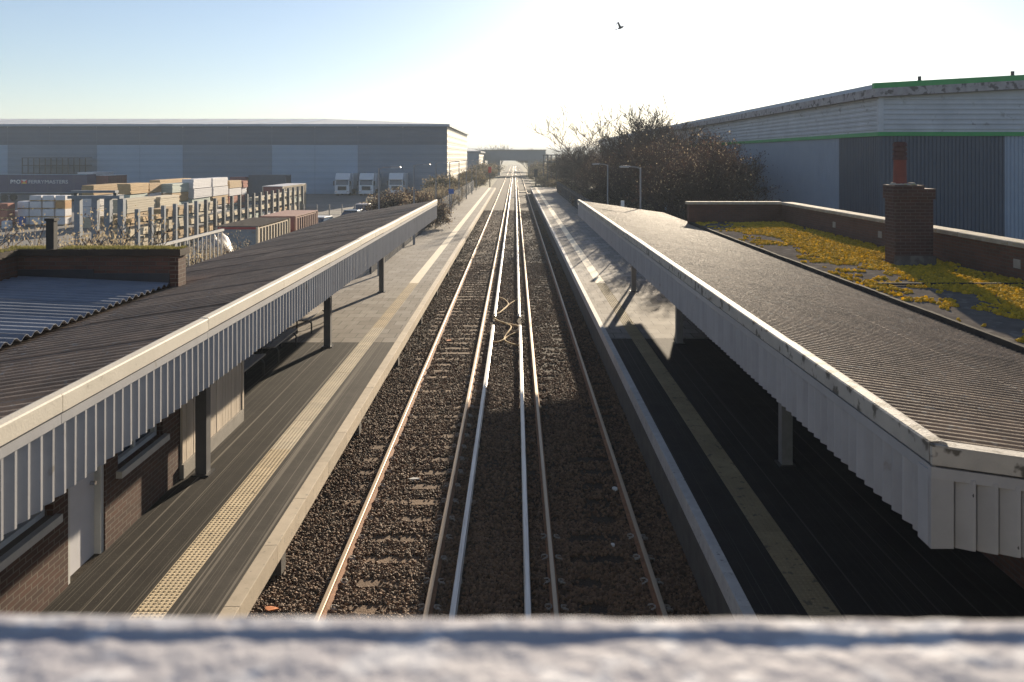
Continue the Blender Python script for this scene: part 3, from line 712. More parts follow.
box('parapet', (10.12, 4.0, FR - .09), (10.4, 29.59, 4.58), 'brick_dark', RB)
cpm = MB().rbox((-.22, .004, 0), (.22, .896, .10), .015).mesh('coping_stone', 'stone_coping')
for k in range(28): inst('coping_stone', cpm, RB, Vector((10.26, 4.2 + k * .9, 4.582 + random.uniform(0, .006))) - RB.location, (0, 0, random.uniform(-.006, .006)))
cpm2 = MB().rbox((.004, -.22, 0), (.906, .22, .10), .015).mesh('coping_stone', 'stone_coping')
for k in range(4): inst('coping_stone', cpm2, RB, Vector((6.52 + k * .93 * .97, 29.74, 4.584)) - RB.location)
for yy in (11, 15.6, 21.5, 24.6): box('air_brick', (10.105, yy, 4.15), (10.118, yy + .22, 4.33), 'concrete', RB)
box('pipe_run', (7.0, 15.0, FR + .03), (9.9, 15.06, FR + .065), 'soffit_dark', RB)
# moss cushions on the felt, dense in patches
n = 22000; px_ = rng.uniform(6.75, 10.08, n); py_ = rng.uniform(5.0, 29.4, n)
den = np.array([.6 * noise.noise((a * 1.1, b * .55, 5)) + .5 * noise.noise((a * 3.3, b * 2.4, 9)) + .22 * noise.noise((a * 9, b * 7, 2)) for a, b in zip(px_, py_)])
den += np.clip((px_ - 7.1) * .35, -.2, .55) + .05 - .3 * (px_ > 9.9)
kp = (den > .19) & ~((np.abs(px_ - 9.16) < .5) & (np.abs(py_ - 18.2) < .55))
px_, py_, den = px_[kp], py_[kp], den[kp]; n = len(px_)
zz_ = np.array([FR + .03 * noise.noise((a * .7, b * .5, 2)) + .02 * (a - 6.66) / 3.4 for a, b in zip(px_, py_)])
Pm = np.stack([px_, py_, zz_ + .004], 1)
me = bpy.data.meshes.new('roof_moss'); me.vertices.add(n); me.vertices.foreach_set('co', Pm.astype(np.float32).ravel()); me.update()
mo = link(tag(bpy.data.objects.new('roof_moss', me), 'bright yellow green moss cushions spread over the flat felt roof', 'moss', kind='stuff'))
stone_nodes('moss_cushions', mo, .016, .07, .75, 'moss')

# chimney (part of the building) with its pot
chx, chy = 9.16, 17.9
ch = MB().box((chx - .44, chy, FR - .05), (chx + .44, chy + .48, 5.42)); ch.build('chimney', 'brick_chimney', RB)
CH = [o for o in RB.children if o.name.startswith('chimney')][0]
MB().box((chx - .475, chy - .035, 5.422), (chx + .475, chy + .515, 5.66)).build('corbel', 'brick_chimney', CH)
MB().box((chx - .475, chy - .035, 5.662), (chx + .22, chy + .515, 5.74)).build('corbel', 'brick_chimney', CH)
# flaunching lumps
fl = MB()
for (dx, r_, z0) in ((-.34, .12, 5.742), (.06, .12, 5.742), (-.2, .22, 5.742)): fl.cyl((chx + dx, chy + .24, z0), (chx + dx, chy + .24, z0 + .05), r_, r_ * .6, 9)
fl.build('flaunching', 'stone_coping', CH)
pot = MB(); prf = [(.155, 5.77), (.15, 5.85), (.14, 6.2), (.142, 6.32)]
for (r0, z0), (r1, z1) in zip(prf[:-1], prf[1:]): pot.cyl((chx - .21, chy + .24, z0), (chx - .21, chy + .24, z1), r0, r1, 14, caps=False)
PT = pot.build('chimney_pot', 'pot_red', CH, smooth=True)
pc = MB()
for k in range(4): pc.cyl((chx - .21, chy + .24, 6.32 + k * .105), (chx - .21, chy + .24, 6.40 + k * .105), .165, .15, 14); pc.cyl((chx - .21, chy + .24, 6.40 + k * .105), (chx - .21, chy + .24, 6.425 + k * .105), .13, .13, 14)
pc.build('pot_cowl', 'pot_dark', PT)
box('apron', (chx - .46, chy - .02, FR + .01), (chx + .5, chy - .002, FR + .22), 'felt', CH)

# ------------------------------------------------------------------ lamp columns and fences along the platforms
def lamp_proto(lab, cat, grp, arm):
    t = thing('lamp_column', (0, 0, PZ), lab, cat, grp)
    MB().cyl((0, 0, 0), (0, 0, 1.1), .075, .075, 8).cyl((0, 0, 1.1), (0, 0, 4.95), .05, .04, 8).build('column', 'lamp_grey', t, world=False)
    MB().tube([(0, 0, 4.9), (arm * .2, 0, 4.98), (arm * .55, 0, 5.0)], .026, 6).build('arm', 'lamp_grey', t, world=False)
    h = MB(); h.add([(arm * .5, -.08, 4.98), (arm * 1.02, -.09, 4.97), (arm * 1.02, .09, 4.97), (arm * .5, .08, 4.98), (arm * .52, -.05, 5.05), (arm * .98, -.06, 5.03), (arm * .98, .06, 5.03), (arm * .52, .05, 5.05)],
                    [(0, 3, 2, 1), (4, 5, 6, 7), (0, 1, 5, 4), (1, 2, 6, 5), (2, 3, 7, 6), (3, 0, 4, 7)])
    hd = h.build('lamp_head', 'lamp_grey', t, world=False)
    MB().box((min(arm * .56, arm * .96), -.05, 4.955), (max(arm * .56, arm * .96), .05, 4.969)).build('lens', 'lamp_glass', hd, world=False)
    return t
ll = lamp_proto('slim grey lamp column along the palisade fence of the platform with benches', 'lamp post', 'lamp columns on the benches side', 1)
for i, yy in enumerate((36.0, 48.5, 62, 75, 87.5, 100.5, 113.5, 126)):
    o = ll if i == 0 else copy_tree(ll); o.location = (-6.28, yy, PZ)
ll['label'] = 'slim grey lamp column right at the far end of the benches canopy'
lr = lamp_proto('slim grey lamp column standing among shrubs past the shaded canopy', 'lamp post', 'lamp columns on the mossy roof side', -1)
for i, yy in enumerate((37.3, 50.5)):
    o = lr if i == 0 else copy_tree(lr); o.location = (6.0, yy, PZ)
lr['label'] = 'slim grey lamp column against shrubs right behind the end of the shaded canopy'
def palisade(x, y0, y1, h, lab, grp):
    t = thing('palisade_fence', (x, y0, PZ - .05), lab, 'fence', grp)
    n = int((y1 - y0) / 2.75); pm = MB().box((-.05, -.05, 0), (.05, .05, h)).mesh('post', 'fence_blue')
    for k in range(n + 1): inst('post', pm, t, (0, k * 2.75, 0))
    for z in (.25, h - .3): box('fence_rail', (x - .02, y0 + .05, PZ - .05 + z), (x + .02, y0 + n * 2.75 - .05, PZ - .05 + z + .05), 'fence_blue', t)
    b = MB(); k = 0
    while k * .15 < n * 2.75:
        yy = k * .15; b.add([(.022, yy, .02), (.022, yy + .07, .02), (.022, yy + .07, h - .05), (.022, yy + .035, h + .02), (.022, yy, h - .05), (.036, yy, .02), (.036, yy + .07, .02), (.036, yy + .07, h - .05), (.036, yy + .035, h + .02), (.036, yy, h - .05)],
                        [(0, 1, 2, 3, 4), (9, 8, 7, 6, 5), (0, 5, 6, 1), (1, 6, 7, 2), (2, 7, 8, 3), (3, 8, 9, 4), (4, 9, 5, 0)]); k += 1
    b.build('paling', 'fence_blue', t, world=False, kind='stuff')
palisade(-6.75, 36.5, 128, 1.7, 'blue grey palisade fence behind the lamp columns of the benches platform', 'palisade fences')
palisade(6.5, 37.5, 120, 1.7, 'blue grey palisade fence in front of the bare shrubs', 'palisade fences')
s_ = thing('platform_sign', (-6.05, 74, PZ), 'small blue sign on a post by the palisade fence', 'sign')
MB().cyl((-6.05, 74, PZ), (-6.05, 74, PZ + 2.4), .04, .04, 8).build('pole', 'lamp_grey', s_)
box('sign_board', (-6.3, 73.94, PZ + 1.95), (-5.8, 73.955, PZ + 2.4), 'sign_blue', s_)
s_ = thing('platform_sign', (6.2, 45, PZ), 'small white sign on a post just past the shaded canopy', 'sign')
MB().cyl((6.2, 45, PZ), (6.2, 45, PZ + 2.95), .035, .035, 8).build('pole', 'lamp_grey', s_)
box('sign_board', (6.1, 44.94, PZ + 2.6), (6.3, 44.955, PZ + 2.95), 'letter_white', s_)

# signal at the platform end, gantry frame, board crossing, red signal
sg = thing('railway_signal', (3.75, 140, GZ), 'black railway signal on a post past the end of the shaded platform', 'signal')
MB().cyl((3.75, 140, GZ), (3.75, 140, 3.0), .12, .1, 8).build('post', 'dark_metal', sg)
hd = MB().box((3.42, 139.8, 2.7), (4.08, 140.1, 4.1)).build('signal_head', 'dark_metal', sg)
for z in (3.05, 3.4, 3.75): MB().cyl((3.75, 139.6, z), (3.75, 139.8, z), .13, .13, 10).build('hood', 'rubber', hd)
sg = thing('railway_signal', (-4.9, 152, GZ), 'slim railway signal with red plate beyond the benches platform', 'signal')
MB().cyl((-4.9, 152, GZ), (-4.9, 152, 4.2), .1, .08, 8).build('post', 'dark_metal', sg)
MB().box((-5.2, 151.85, 3.2), (-4.6, 151.95, 4.4)).build('plate', 'logo_red', sg)
gf = thing('steel_frame', (9.0, 150, GZ), 'open steel frame with rails beside the bare shrubs, near the far bridge', 'gantry')
for k, x_ in enumerate((6.3, 8.0, 9.7, 11.4)):
    for y_ in (150, 172): box('post', (x_ - .1, y_ - .1, GZ), (x_ + .1, y_ + .1, 6.6), 'post_steel', gf)
for z in (5.2, 6.6):
    for y_ in (150, 172): box('beam', (6.1, y_ - .12, z), (11.6, y_ + .12, z + .18), 'post_steel', gf)
cr = thing('foot_crossing', (2.8, 143, BED), 'pale timber foot crossing over the shaded track past the platforms', 'foot crossing')
for k in range(5): box('plank', (.7, 142 + k * .5, BED), (1.98, 142.44 + k * .5, -.02), 'timber_pale', cr)
for k in range(5): box('plank', (2.25, 142 + k * .5, BED), (5.5, 142.44 + k * .5, .02 + .08 * k), 'timber_pale', cr)

# ------------------------------------------------------------------ warehouses
def rib_panel(p0, along, length, z0, z1, pitch, depth, vertical=True, out=(0, -1)):
    """profiled cladding panel as a real folded sheet; along: unit (x, y); out: unit outward"""
    b = MB(); P0 = Vector((p0[0], p0[1], 0)); A = Vector((*along, 0)); O = Vector((*out, 0))
    if vertical:
        n = max(1, round(length / pitch)); pt = length / n; prof = []
        for k in range(n): prof += [(k * pt, 0), (k * pt + pt * .45, 0), (k * pt + pt * .58, depth), (k * pt + pt * .87, depth)]
        prof.append((length, 0))
        V = []
        for d, e in prof: q = P0 + A * d + O * e; V += [(q.x, q.y, z0), (q.x, q.y, z1)]
    else:
        n = max(1, round((z1 - z0) / pitch)); pt = (z1 - z0) / n; prof = []
        for k in range(n): prof += [(k * pt, 0), (k * pt + pt * .4, 0), (k * pt + pt * .5, depth), (k * pt + pt * .9, depth)]
        prof.append((z1 - z0, 0)); V = []
        for d, e in prof:
            q = P0 + O * e; r = q + A * length; V += [(q.x, q.y, z0 + d), (r.x, r.y, z0 + d)]
    m_ = len(prof); F = [(2 * i, 2 * i + 2, 2 * i + 3, 2 * i + 1) for i in range(m_ - 1)]
    return b.add(V, F)
# right-hand warehouse: gable towards the camera
WX, WY = 18.7, 40.0
WR = thing('warehouse', (WX + 20, WY + 60, GZ), 'blue grey warehouse with green trim and weathered fascia behind the mossy roof', 'warehouse')
core = MB().box((WX + .12, WY + .12, GZ), (WX + 60, WY + 132, 9.3)); core.build('core', 'clad_navy', WR)
fp = [(-1, 'x')]
xx = WX; cols = ['clad_navy', 'clad_steel', 'clad_navy', 'clad_steel', 'clad_navy', 'clad_steel', 'clad_navy', 'clad_steel', 'clad_navy']
for k in range(9): rib_panel((WX + k * 6.4 + .01, WY), (1, 0), 6.38, GZ, 7.45, .2, .05).build('wall_panel', cols[k], WR)
side_cols = ['clad_navy', 'clad_steel', 'clad_steel', 'clad_steel']
yy = WY; k = 0
for ln in [5.0] + [6.3] * 20:
    rib_panel((WX, yy + ln - .005), (0, -1), ln - .01, GZ, 7.45, .2 if k < 8 else .6, .05, True, (-1, 0)).build('wall_panel', 'clad_navy' if k % 5 == 0 else 'clad_steel', WR); yy += ln; k += 1
L_SIDE = yy - WY
rib_panel((WX + .1, WY - .02), (1, 0), 56, 7.66, 9.45, .24, .05, False).build('upper_cladding', 'clad_white', WR)
rib_panel((WX - .02, WY + L_SIDE), (0, -1), L_SIDE - .1, 7.66, 9.45, .24, .05, False, (-1, 0)).build('upper_cladding', 'clad_white', WR)
box('corner_trim', (WX - .1, WY - .1, 7.66), (WX + .16, WY + .1, 9.45), 'clad_white', WR)
box('green_band', (WX - .12, WY - .12, 7.45), (WX + 57, WY - .003, 7.655), 'green_trim', WR)
box('green_band', (WX - .12, WY - .001, 7.45), (WX - .003, WY + L_SIDE, 7.655), 'green_trim', WR)
tri = MB(); sl2 = .055; xr = WX + 30
tri.add([(WX + .1, WY + .0, 9.45), (WX + 57, WY + .0, 9.45), (xr, WY, 9.45 + sl2 * 30)], [(0, 1, 2)]); tri.build('gable_infill', 'clad_white', WR)
def verge(za, zb_, ya, yb, m, nm):
    b = MB()
    for (xa, xb_, h0, h1) in ((WX - .45, xr, -sl2 * .45, sl2 * 30), (xr, WX + 60, sl2 * 30, 0)):
        b.add([(xa, ya, za + h0), (xb_, ya, za + h1), (xb_, yb, za + h1), (xa, yb, za + h0), (xa, ya, zb_ + h0), (xb_, ya, zb_ + h1), (xb_, yb, zb_ + h1), (xa, yb, zb_ + h0)], [(0, 3, 2, 1), (4, 5, 6, 7), (0, 1, 5, 4), (1, 2, 6, 5), (2, 3, 7, 6), (3, 0, 4, 7)])
    b.build(nm, m, WR)
verge(9.45, 9.88, WY - .45, WY - .1, 'fascia_worn', 'fascia')
verge(9.885, 10.16, WY - .38, WY - .12, 'green_trim', 'verge_trim')
MB().prism([(WX - .45, 9.42), (WX - .1, 9.42), (WX - .1, 9.86), (WX - .2, 9.98), (WX - .45, 9.86)], 'y', WY - .099, WY + L_SIDE).build('gutter', 'fascia_worn', WR)
MB().prism([(WX - .43, 9.868), (WX - .2, 9.99), (WX - .15, 10.12), (WX - .4, 10.08)], 'y', WY - .095, WY + L_SIDE).build('eaves_strip', 'clad_steel', WR)
rr_ = MB(); rr_.add([(WX - .15, WY - .1, 10.12), (xr, WY - .1, 10.13 + sl2 * 30), (xr, WY + L_SIDE, 10.13 + sl2 * 30), (WX - .15, WY + L_SIDE, 10.12), (WX + 60, WY - .1, 10.12), (WX + 60, WY + L_SIDE, 10.12)], [(0, 1, 2, 3), (1, 4, 5, 2)])
rr_.build('roof', 'clad_steel', WR)
for x_ in (WX + 2.2, WX + 7.0): MB().cyl((x_, WY + .3, 10.1 + sl2 * (x_ - WX)), (x_, WY + .3, 10.42 + sl2 * (x_ - WX)), .09, .09, 8).build('vent', 'dark_metal', WR)

# left-hand warehouse
LX0, LX1, LY, LZ = -112.0, -12.1, 139.0, 11.75
WL = thing('warehouse', (-62, LY + 29, GZ), 'long grey warehouse with pale roof behind the timber yard', 'warehouse')
MB().box((LX0, LY + .1, GZ), (LX1 - .1, LY + 58, LZ - .2)).build('core', 'clad_mid', WL)
bays = [(-112, -74.5, 'clad_mid'), (-74.5, -59.2, 'clad_mid'), (-59.2, -43.3, 'clad_light'), (-43.3, -28.0, 'clad_light')]
edges = [LX0] + [(u - 515) / 5.61 for u in (-60, -30, 8, 50, 97, 140, 183, 228, 272, 315, 358, 403, 447)]
tone = ['clad_mid', 'clad_light', 'clad_light', 'clad_mid', 'clad_mid', 'clad_light', 'clad_light', 'clad_mid', 'clad_mid', 'clad_light', 'clad_light', 'clad_mid', 'clad_mid']
for (a, b_), tn in zip(zip(edges[:-1], edges[1:]), tone):
    rib_panel((a + .03, LY), (1, 0), b_ - a - .06, GZ, 8.45, 1.1, .03, False).build('wall_panel', tn, WL)
    rib_panel((a + .03, LY - .03), (1, 0), b_ - a - .06, 8.5, LZ, .8, .03, False).build('upper_panel', 'clad_dark', WL)
for k in range(9):
    y_ = LY + 6.4 * k
    for z0, z1 in ((GZ, 8.45), (8.5, LZ)): rib_panel((LX1, y_ + 6.36), (0, -1), 6.32, z0, z1, 1.1, .03, False, (1, 0)).build('side_panel', 'clad_side', WL)
pr = [(LX0 - .4, LY - .5), (LX1 + .5, LY - .5), (LX1 + .5, LY + 58), (LX0 - .4, LY + 58)]
MB().box((LX0 - .4, LY - .5, LZ), (LX1 + .5, LY - .06, LZ + .42)).box((LX1 + .02, LY - .055, LZ), (LX1 + .5, LY + 58, LZ + .42)).build('eaves_gutter', 'clad_steel', WL)
rz = LZ + .43; rd = 29; rh = 2.35
rv = [(LX0, LY - .4, rz), (LX1 + .4, LY - .4, rz), (LX1 + .4, LY + 58, rz), (LX0, LY + 58, rz), (LX1 - rd, LY + rd, rz + rh), (LX0 - 10, LY + rd, rz + rh)]
RFW = MB().add(rv, [(0, 1, 4, 5), (1, 2, 4), (2, 3, 5, 4)]).build('roof', 'roof_pale', WL)
k = 0
x_ = LX0 + 3
while x_ < LX1 - 24:
    f0, f1 = .12, .85; rl = MB(); w2 = 1.6
    rl.add([(x_, LY - .4 + (rd + .4) * f0, rz + rh * f0 + .05), (x_ + w2, LY - .4 + (rd + .4) * f0, rz + rh * f0 + .05), (x_ + w2, LY - .4 + (rd + .4) * f1, rz + rh * f1 + .05), (x_, LY - .4 + (rd + .4) * f1, rz + rh * f1 + .05)], [(0, 1, 2, 3)])
    rl.build('rooflight', 'rooflight', RFW); x_ += 6.2
# lower warehouse further off
W2 = thing('warehouse', (-18, 255, GZ), 'small hazy warehouse with lit end wall beyond the long grey warehouse', 'warehouse')
MB().box((-30, 230, GZ), (-10.6, 285, 8.0)).build('wall', 'clad_mid', W2)
rib_panel((-10.59, 284.9), (0, -1), 54.8, GZ, 8.0, 1.2, .04, False, (1, 0)).build('side_panel', 'clad_side', W2)
MB().add([(-30, 229.5, 8.01), (-10.1, 229.5, 8.01), (-10.1, 285, 8.01), (-30, 285, 8.01), (-18, 245, 9.4), (-18, 270, 9.4)], [(0, 1, 4), (1, 2, 5, 4), (2, 3, 5), (3, 0, 4, 5)]).build('roof', 'roof_pale', W2)
MB().box((-30.2, 229.5, 7.5), (-10.1, 229.95, 8.0)).box((-10.55, 230, 7.5), (-10.1, 285, 8.0)).build('eaves_gutter', 'clad_dark', W2)

# bridge over the tracks far away
FB = thing('road_bridge', (1.5, 270, GZ), 'pale concrete road bridge crossing the tracks in the haze', 'bridge')
box('deck', (-40, 270, 5.0), (10.6, 279, 8.4), 'bridge_far', FB)
box('parapet_cap', (-40, 269.7, 8.402), (10.8, 270.3, 8.75), 'concrete', FB)
box('abutment', (-9.5, 270.5, GZ), (-5.2, 278.5, 4.998), 'bridge_far', FB)
box('abutment', (4.6, 270.5, GZ), (10.4, 278.5, 4.998), 'bridge_far', FB)
box('pier', (-20, 270.5, GZ), (-18.5, 278.5, 4.998), 'bridge_far', FB)
box('pier', (-32, 270.5, GZ), (-30.5, 278.5, 4.998), 'bridge_far', FB)

# ------------------------------------------------------------------ timber and container yard
def container(name, x0, x1, y0, y1, z0, z1, m_side, m_front, m_roof, lab, trim=None, ribs=True, cat='container'):
    t = thing(name, ((x0 + x1) / 2, (y0 + y1) / 2, z0), lab, cat)
    MB().box((x0 + .05, y0 + .05, z0), (x1 - .05, y1 - .05, z1 - .06)).build('shell', m_side, t)
    if ribs:
        rib_panel((x1 - .05, y1 - .12), (0, -1), y1 - y0 - .24, z0 + .15, z1 - .12, .55, .05, True, (1, 0)).build('side_wall', m_side, t)
    for a in (x0, x1 - .12):
        for b_ in (y0, y1 - .12): box('corner_post', (a, b_, z0), (a + .12, b_ + .12, z1), m_side, t)
    box('roof', (x0 + .004, y0 + .004, z1), (x1 - .004, y1 - .004, z1 + .05), m_roof, t)
    f = box('end_wall', (x0 + .13, y0 + .01, z0 + .1), (x1 - .13, y0 + .045, z1 - .14), m_front, t)
    box('top_rail', (x0 + .121, y0 - .004, z1 - .13), (x1 - .121, y0 + .04, z1 - .003), trim or m_front, t)
    return t
container('shipping_container', -16.9, -14.5, 44, 50.3, GZ, 2.42, 'container_cream', 'container_grey', 'felt', 'grey container with red top rail and cream ribbed side beside the canopy', 'red_trim')
container('shipping_container', -16.9, -14.5, 51.6, 57.4, GZ, 2.40, 'container_brown', 'container_maroon', 'container_brown', 'rusty brown container behind the grey one')
container('shipping_container', -29.4, -27.0, 90.7, 100.8, GZ, 2.9, 'container_cream', 'container_maroon', 'wrap_white', 'container with pale roof and cream side beyond the racks')
container('shipping_container', -41, -35.3, 120, 123, GZ, 3.5, 'container_navy', 'container_navy', 'container_navy', 'dark navy container against the long warehouse')
container('shipping_container', -43.6, -41.1, 119.2, 122, GZ, 3.2, 'container_maroon', 'container_maroon', 'container_maroon', 'rust red container next to the dark navy one')
container('shipping_container', -66.2, -63.8, 118, 124, 1.1, 3.95, 'wrap_white', 'wrap_white', 'wrap_white', 'white container behind the end of the lettered trailer').location.z = 1.1
container('shipping_container', -63.7, -61.7, 118.2, 124, .9, 3.5, 'container_maroon', 'container_maroon', 'wrap_white', 'maroon box body next to the white container')
for (a, b_, y0, y1, h) in ((-66.2, -63.8, 118, 124, 1.1), (-63.7, -61.7, 118.2, 124, .9)):
    t = thing('skeletal_trailer', ((a + b_) / 2, (y0 + y1) / 2, GZ), 'low skeletal trailer carrying the %s box' % ('white' if h > 1 else 'maroon'), 'trailer')
    box('chassis', (a + .4, y0, h - .3), (b_ - .4, y1, h - .004), 'dark_metal', t)
    for y_ in (y0 + .8, y1 - .8):
        for x_ in (a + .3, b_ - .3): MB().cyl((x_ - .15, y_, GZ + .5), (x_ + .15, y_, GZ + .5), .5, .5, 12).build('wheel', 'rubber', t)

# lettered trailer
TX0, TX1, TY = -76.6, -63.1, 115.0
t = thing('curtain_trailer', ((TX0 + TX1) / 2, TY + 1.3, GZ), 'long navy lettered trailer parked along the warehouse', 'trailer')
body = MB().box((TX0, TY, 1.05), (TX1, TY + 2.5, 3.75)).build('body', 'trailer_navy', t)
MB().box((TX0 - .02, TY - .03, 3.70), (TX1 + .02, TY - .002, 3.8)).build('top_rail', 'clad_light', t)
MB().box((TX0 - .02, TY - .03, .98), (TX1 + .02, TY - .002, 1.12)).build('side_rail', 'clad_mid', t)
for k in range(1, 7): box('curtain_strap', (TX0 + k * 1.93 - .02, TY - .012, 1.12), (TX0 + k * 1.93 + .02, TY - .003, 3.7), 'container_navy', t)
for x_ in (TX1 - 1.2, TX1 - 2.5, TX1 - 3.8, TX0 + 1.2):
    for y_ in (TY + .2, TY + 2.3): MB().cyl((x_, y_ - .16, GZ + .5), (x_, y_ + .16, GZ + .5), .5, .5, 14).build('wheel', 'rubber', t)
box('chassis', (TX0 + .3, TY + .7, .75), (TX1 - .3, TY + 1.8, 1.045), 'dark_metal', t)
def lettering(txt, x, z, size, parent, m, y, bold=0):
    cu = bpy.data.curves.new('lettering', 'FONT'); cu.body = txt; cu.size = size; cu.extrude = .006; cu.offset = bold
    o = bpy.data.objects.new('lettering_curve', cu); C.objects.link(o); bpy.context.view_layer.update()
    dg = bpy.context.evaluated_depsgraph_get(); me = bpy.data.meshes.new_from_object(o.evaluated_get(dg)); bpy.data.objects.remove(o)
    wd = max(v.co.x for v in me.vertices); me.materials.clear(); me.materials.append(M[m])
    ob = bpy.data.objects.new('lettering', me); link(ob, parent); ob.rotation_euler = (R(90), 0, 0); ob.location = Vector((x, y, z)) - wloc(parent); return wd
lettering('P&O', (10.5 - 515) / 6.78, 2.42, .78, t, 'letter_white', TY - .02, .02)
wd = lettering('FERRYMASTERS', (28.5 - 515) / 6.78, 2.42, .74, t, 'letter_white', TY - .02)
lt = [o for o in t.children if o.name.startswith('lettering')][-1]; lt.scale = (5.85 / wd, 1, 1)
fx0, fz0 = (21.5 - 515) / 6.78, 2.4; fw, fh = .85, .58
cxm, czm = fx0 + fw / 2, fz0 + fh / 2
for (pa, pb, mm) in (((fx0, fz0 + fh), (fx0 + fw, fz0 + fh), 'letter_white'), ((fx0 + fw, fz0 + fh), (fx0 + fw, fz0), 'logo_red'), ((fx0 + fw, fz0), (fx0, fz0), 'logo_yellow'), ((fx0, fz0), (fx0, fz0 + fh), 'logo_red')):
    MB().add([(pa[0], TY - .02, pa[1]), (pb[0], TY - .02, pb[1]), (cxm, TY - .02, czm)], [(0, 1, 2)]).build('flag_emblem', mm, t)

# lorries: tractor units facing the camera
def lorry(x, y, lab, dark=False):
    t = thing('lorry', (x, y, GZ), lab, 'lorry', 'white lorries parked at the warehouse')
    B = lambda a, b_: MB().box(a, b_)
    cab = MB(); w2 = 1.22
    prof = [(0, .45), (0, 1.75), (.12, 2.65), (.35, 3.1), (1.0, 3.78), (2.0, 3.82), (2.05, .9), (1.6, .45)]
    cab.prism(prof, 'x', -w2, w2); cab.build('cab', 'truck_white', t, world=False)
    MB().add([(-1.08, -.012, 1.82), (1.08, -.012, 1.82), (1.0, .10, 2.62), (-1.0, .10, 2.62), (-1.08, -.03, 1.82), (1.08, -.03, 1.82), (1.0, .085, 2.62), (-1.0, .085, 2.62)], [(4, 5, 6, 7), (0, 1, 5, 4), (1, 2, 6, 5), (2, 3, 7, 6), (3, 0, 4, 7)]).build('windscreen', 'glass_dark', t, world=False)
    B((-1.2, -.22, 2.62), (1.2, .05, 2.72)).build('sun_visor', 'glass_dark', t, world=False)
    gmb = B((-.72, -.05, .95), (.72, -.004, 1.6))
    for k in range(4): gmb.box((-.72, -.08, 1.0 + k * .15), (.72, -.052, 1.06 + k * .15))
    gmb.build('grille', 'dark_metal', t, world=False)
    B((-1.24, -.14, .35), (1.24, -.004, .85)).build('bumper', 'truck_white', t, world=False)
    for s in (-1, 1):
        B((min(s * .78, s * 1.15), -.16, .58), (max(s * .78, s * 1.15), -.145, .76)).build('headlight', 'chrome', t, world=False)
        B((min(s * 1.26, s * 1.5), -.05, 1.75), (max(s * 1.26, s * 1.5), .1, 2.5)).build('mirror', 'dark_metal', t, world=False)
        for yy in (1.2, 4.6): MB().cyl((s * 1.2, yy, .5), (s * .9, yy, .5), .5, .5, 14).build('wheel', 'rubber', t, world=False)
    B((-.5, 2.1, .6), (.5, 5.6, .9)).build('chassis', 'dark_metal', t, world=False)
    B((-1.25, 3.0, 1.0), (1.25, 9.0, 3.7)).build('trailer_body', 'truck_white', t, world=False)
lorry((342 - 515) / 5.91, 132, 'white lorry next to the dark navy container')
lorry((366 - 515) / 5.91, 132, 'white lorry between the other two white lorries')
lorry((396 - 515) / 5.85, 133, 'white lorry partly hidden by the brown dried bush')

def car(x, y, rz, m, lab):
    t = thing('parked_car', (x, y, GZ), lab, 'car', None, rz)
    pr_ = [(-2.1, .35), (-2.15, .75), (-1.9, .92), (-1.0, 1.0), (1.75, 1.0), (2.1, .85), (2.12, .35)]
    MB().prism(pr_, 'y', -.86, .86).build('body', m, t, world=False)
    b = MB(); lo = [(-1.15, 1.003), (1.8, 1.003)]; hi = [(-.35, 1.48), (1.25, 1.5)]
    b.add([(lo[0][0], -.8, lo[0][1]), (lo[1][0], -.8, lo[1][1]), (lo[1][0], .8, lo[1][1]), (lo[0][0], .8, lo[0][1]), (hi[0][0], -.66, hi[0][1]), (hi[1][0], -.66, hi[1][1]), (hi[1][0], .66, hi[1][1]), (hi[0][0], .66, hi[0][1])],
          [(0, 1, 5, 4), (1, 2, 6, 5), (2, 3, 7, 6), (3, 0, 4, 7)]); b.build('windows', 'glass_dark', t, world=False)
    MB().rbox((-.42, -.68, 1.484), (1.32, .68, 1.56), .03).build('roof', m, t, world=False)
    for sx in (-1.35, 1.35):
        for sy in (-.86, .86): MB().cyl((sx, sy - .1, .32), (sx, sy + .1, .32), .32, .32, 12).build('wheel', 'rubber', t, world=False)
car(-16.6, 66, R(80), 'car_white', 'white car parked past the rusty brown container')
car(-16.4, 84, R(85), 'car_pink', 'pale car parked between the canopy and the lorries')
car(-11.2, 110, R(10), 'car_white', 'white car behind the brown dried bush')
car(-15.5, 74, R(85), 'car_blue', 'dark blue car with white neighbour beyond the canopy')

# cantilever rack with timber
RX = -24.4
RK = thing('timber_rack', (RX, 70, GZ), 'long cantilever timber rack of dark steel posts in the yard', 'rack')
ry = [50.4 + 1.866 * k for k in range(22)]
pm_ = {m_: MB().box((-.12, -.13, 0), (.12, .13, 3.25)).mesh('post', m_) for m_ in ('rack_blue', 'rack_dark')}
am_ = MB().box((-1.5, -.04, .55), (-.125, .04, .65)).box((-1.5, -.04, 1.4), (-.125, .04, 1.5)).box((-1.5, -.04, 2.25), (-.125, .04, 2.35)).box((-1.6, -.06, 0), (.6, -.0, .15)).mesh('arm', 'rack_dark')
for k, y_ in enumerate(ry):
    p_ = inst('post', pm_['rack_blue' if k < 6 else 'rack_dark'], RK, (0, y_ - 70, 0)); inst('arm', am_, p_)
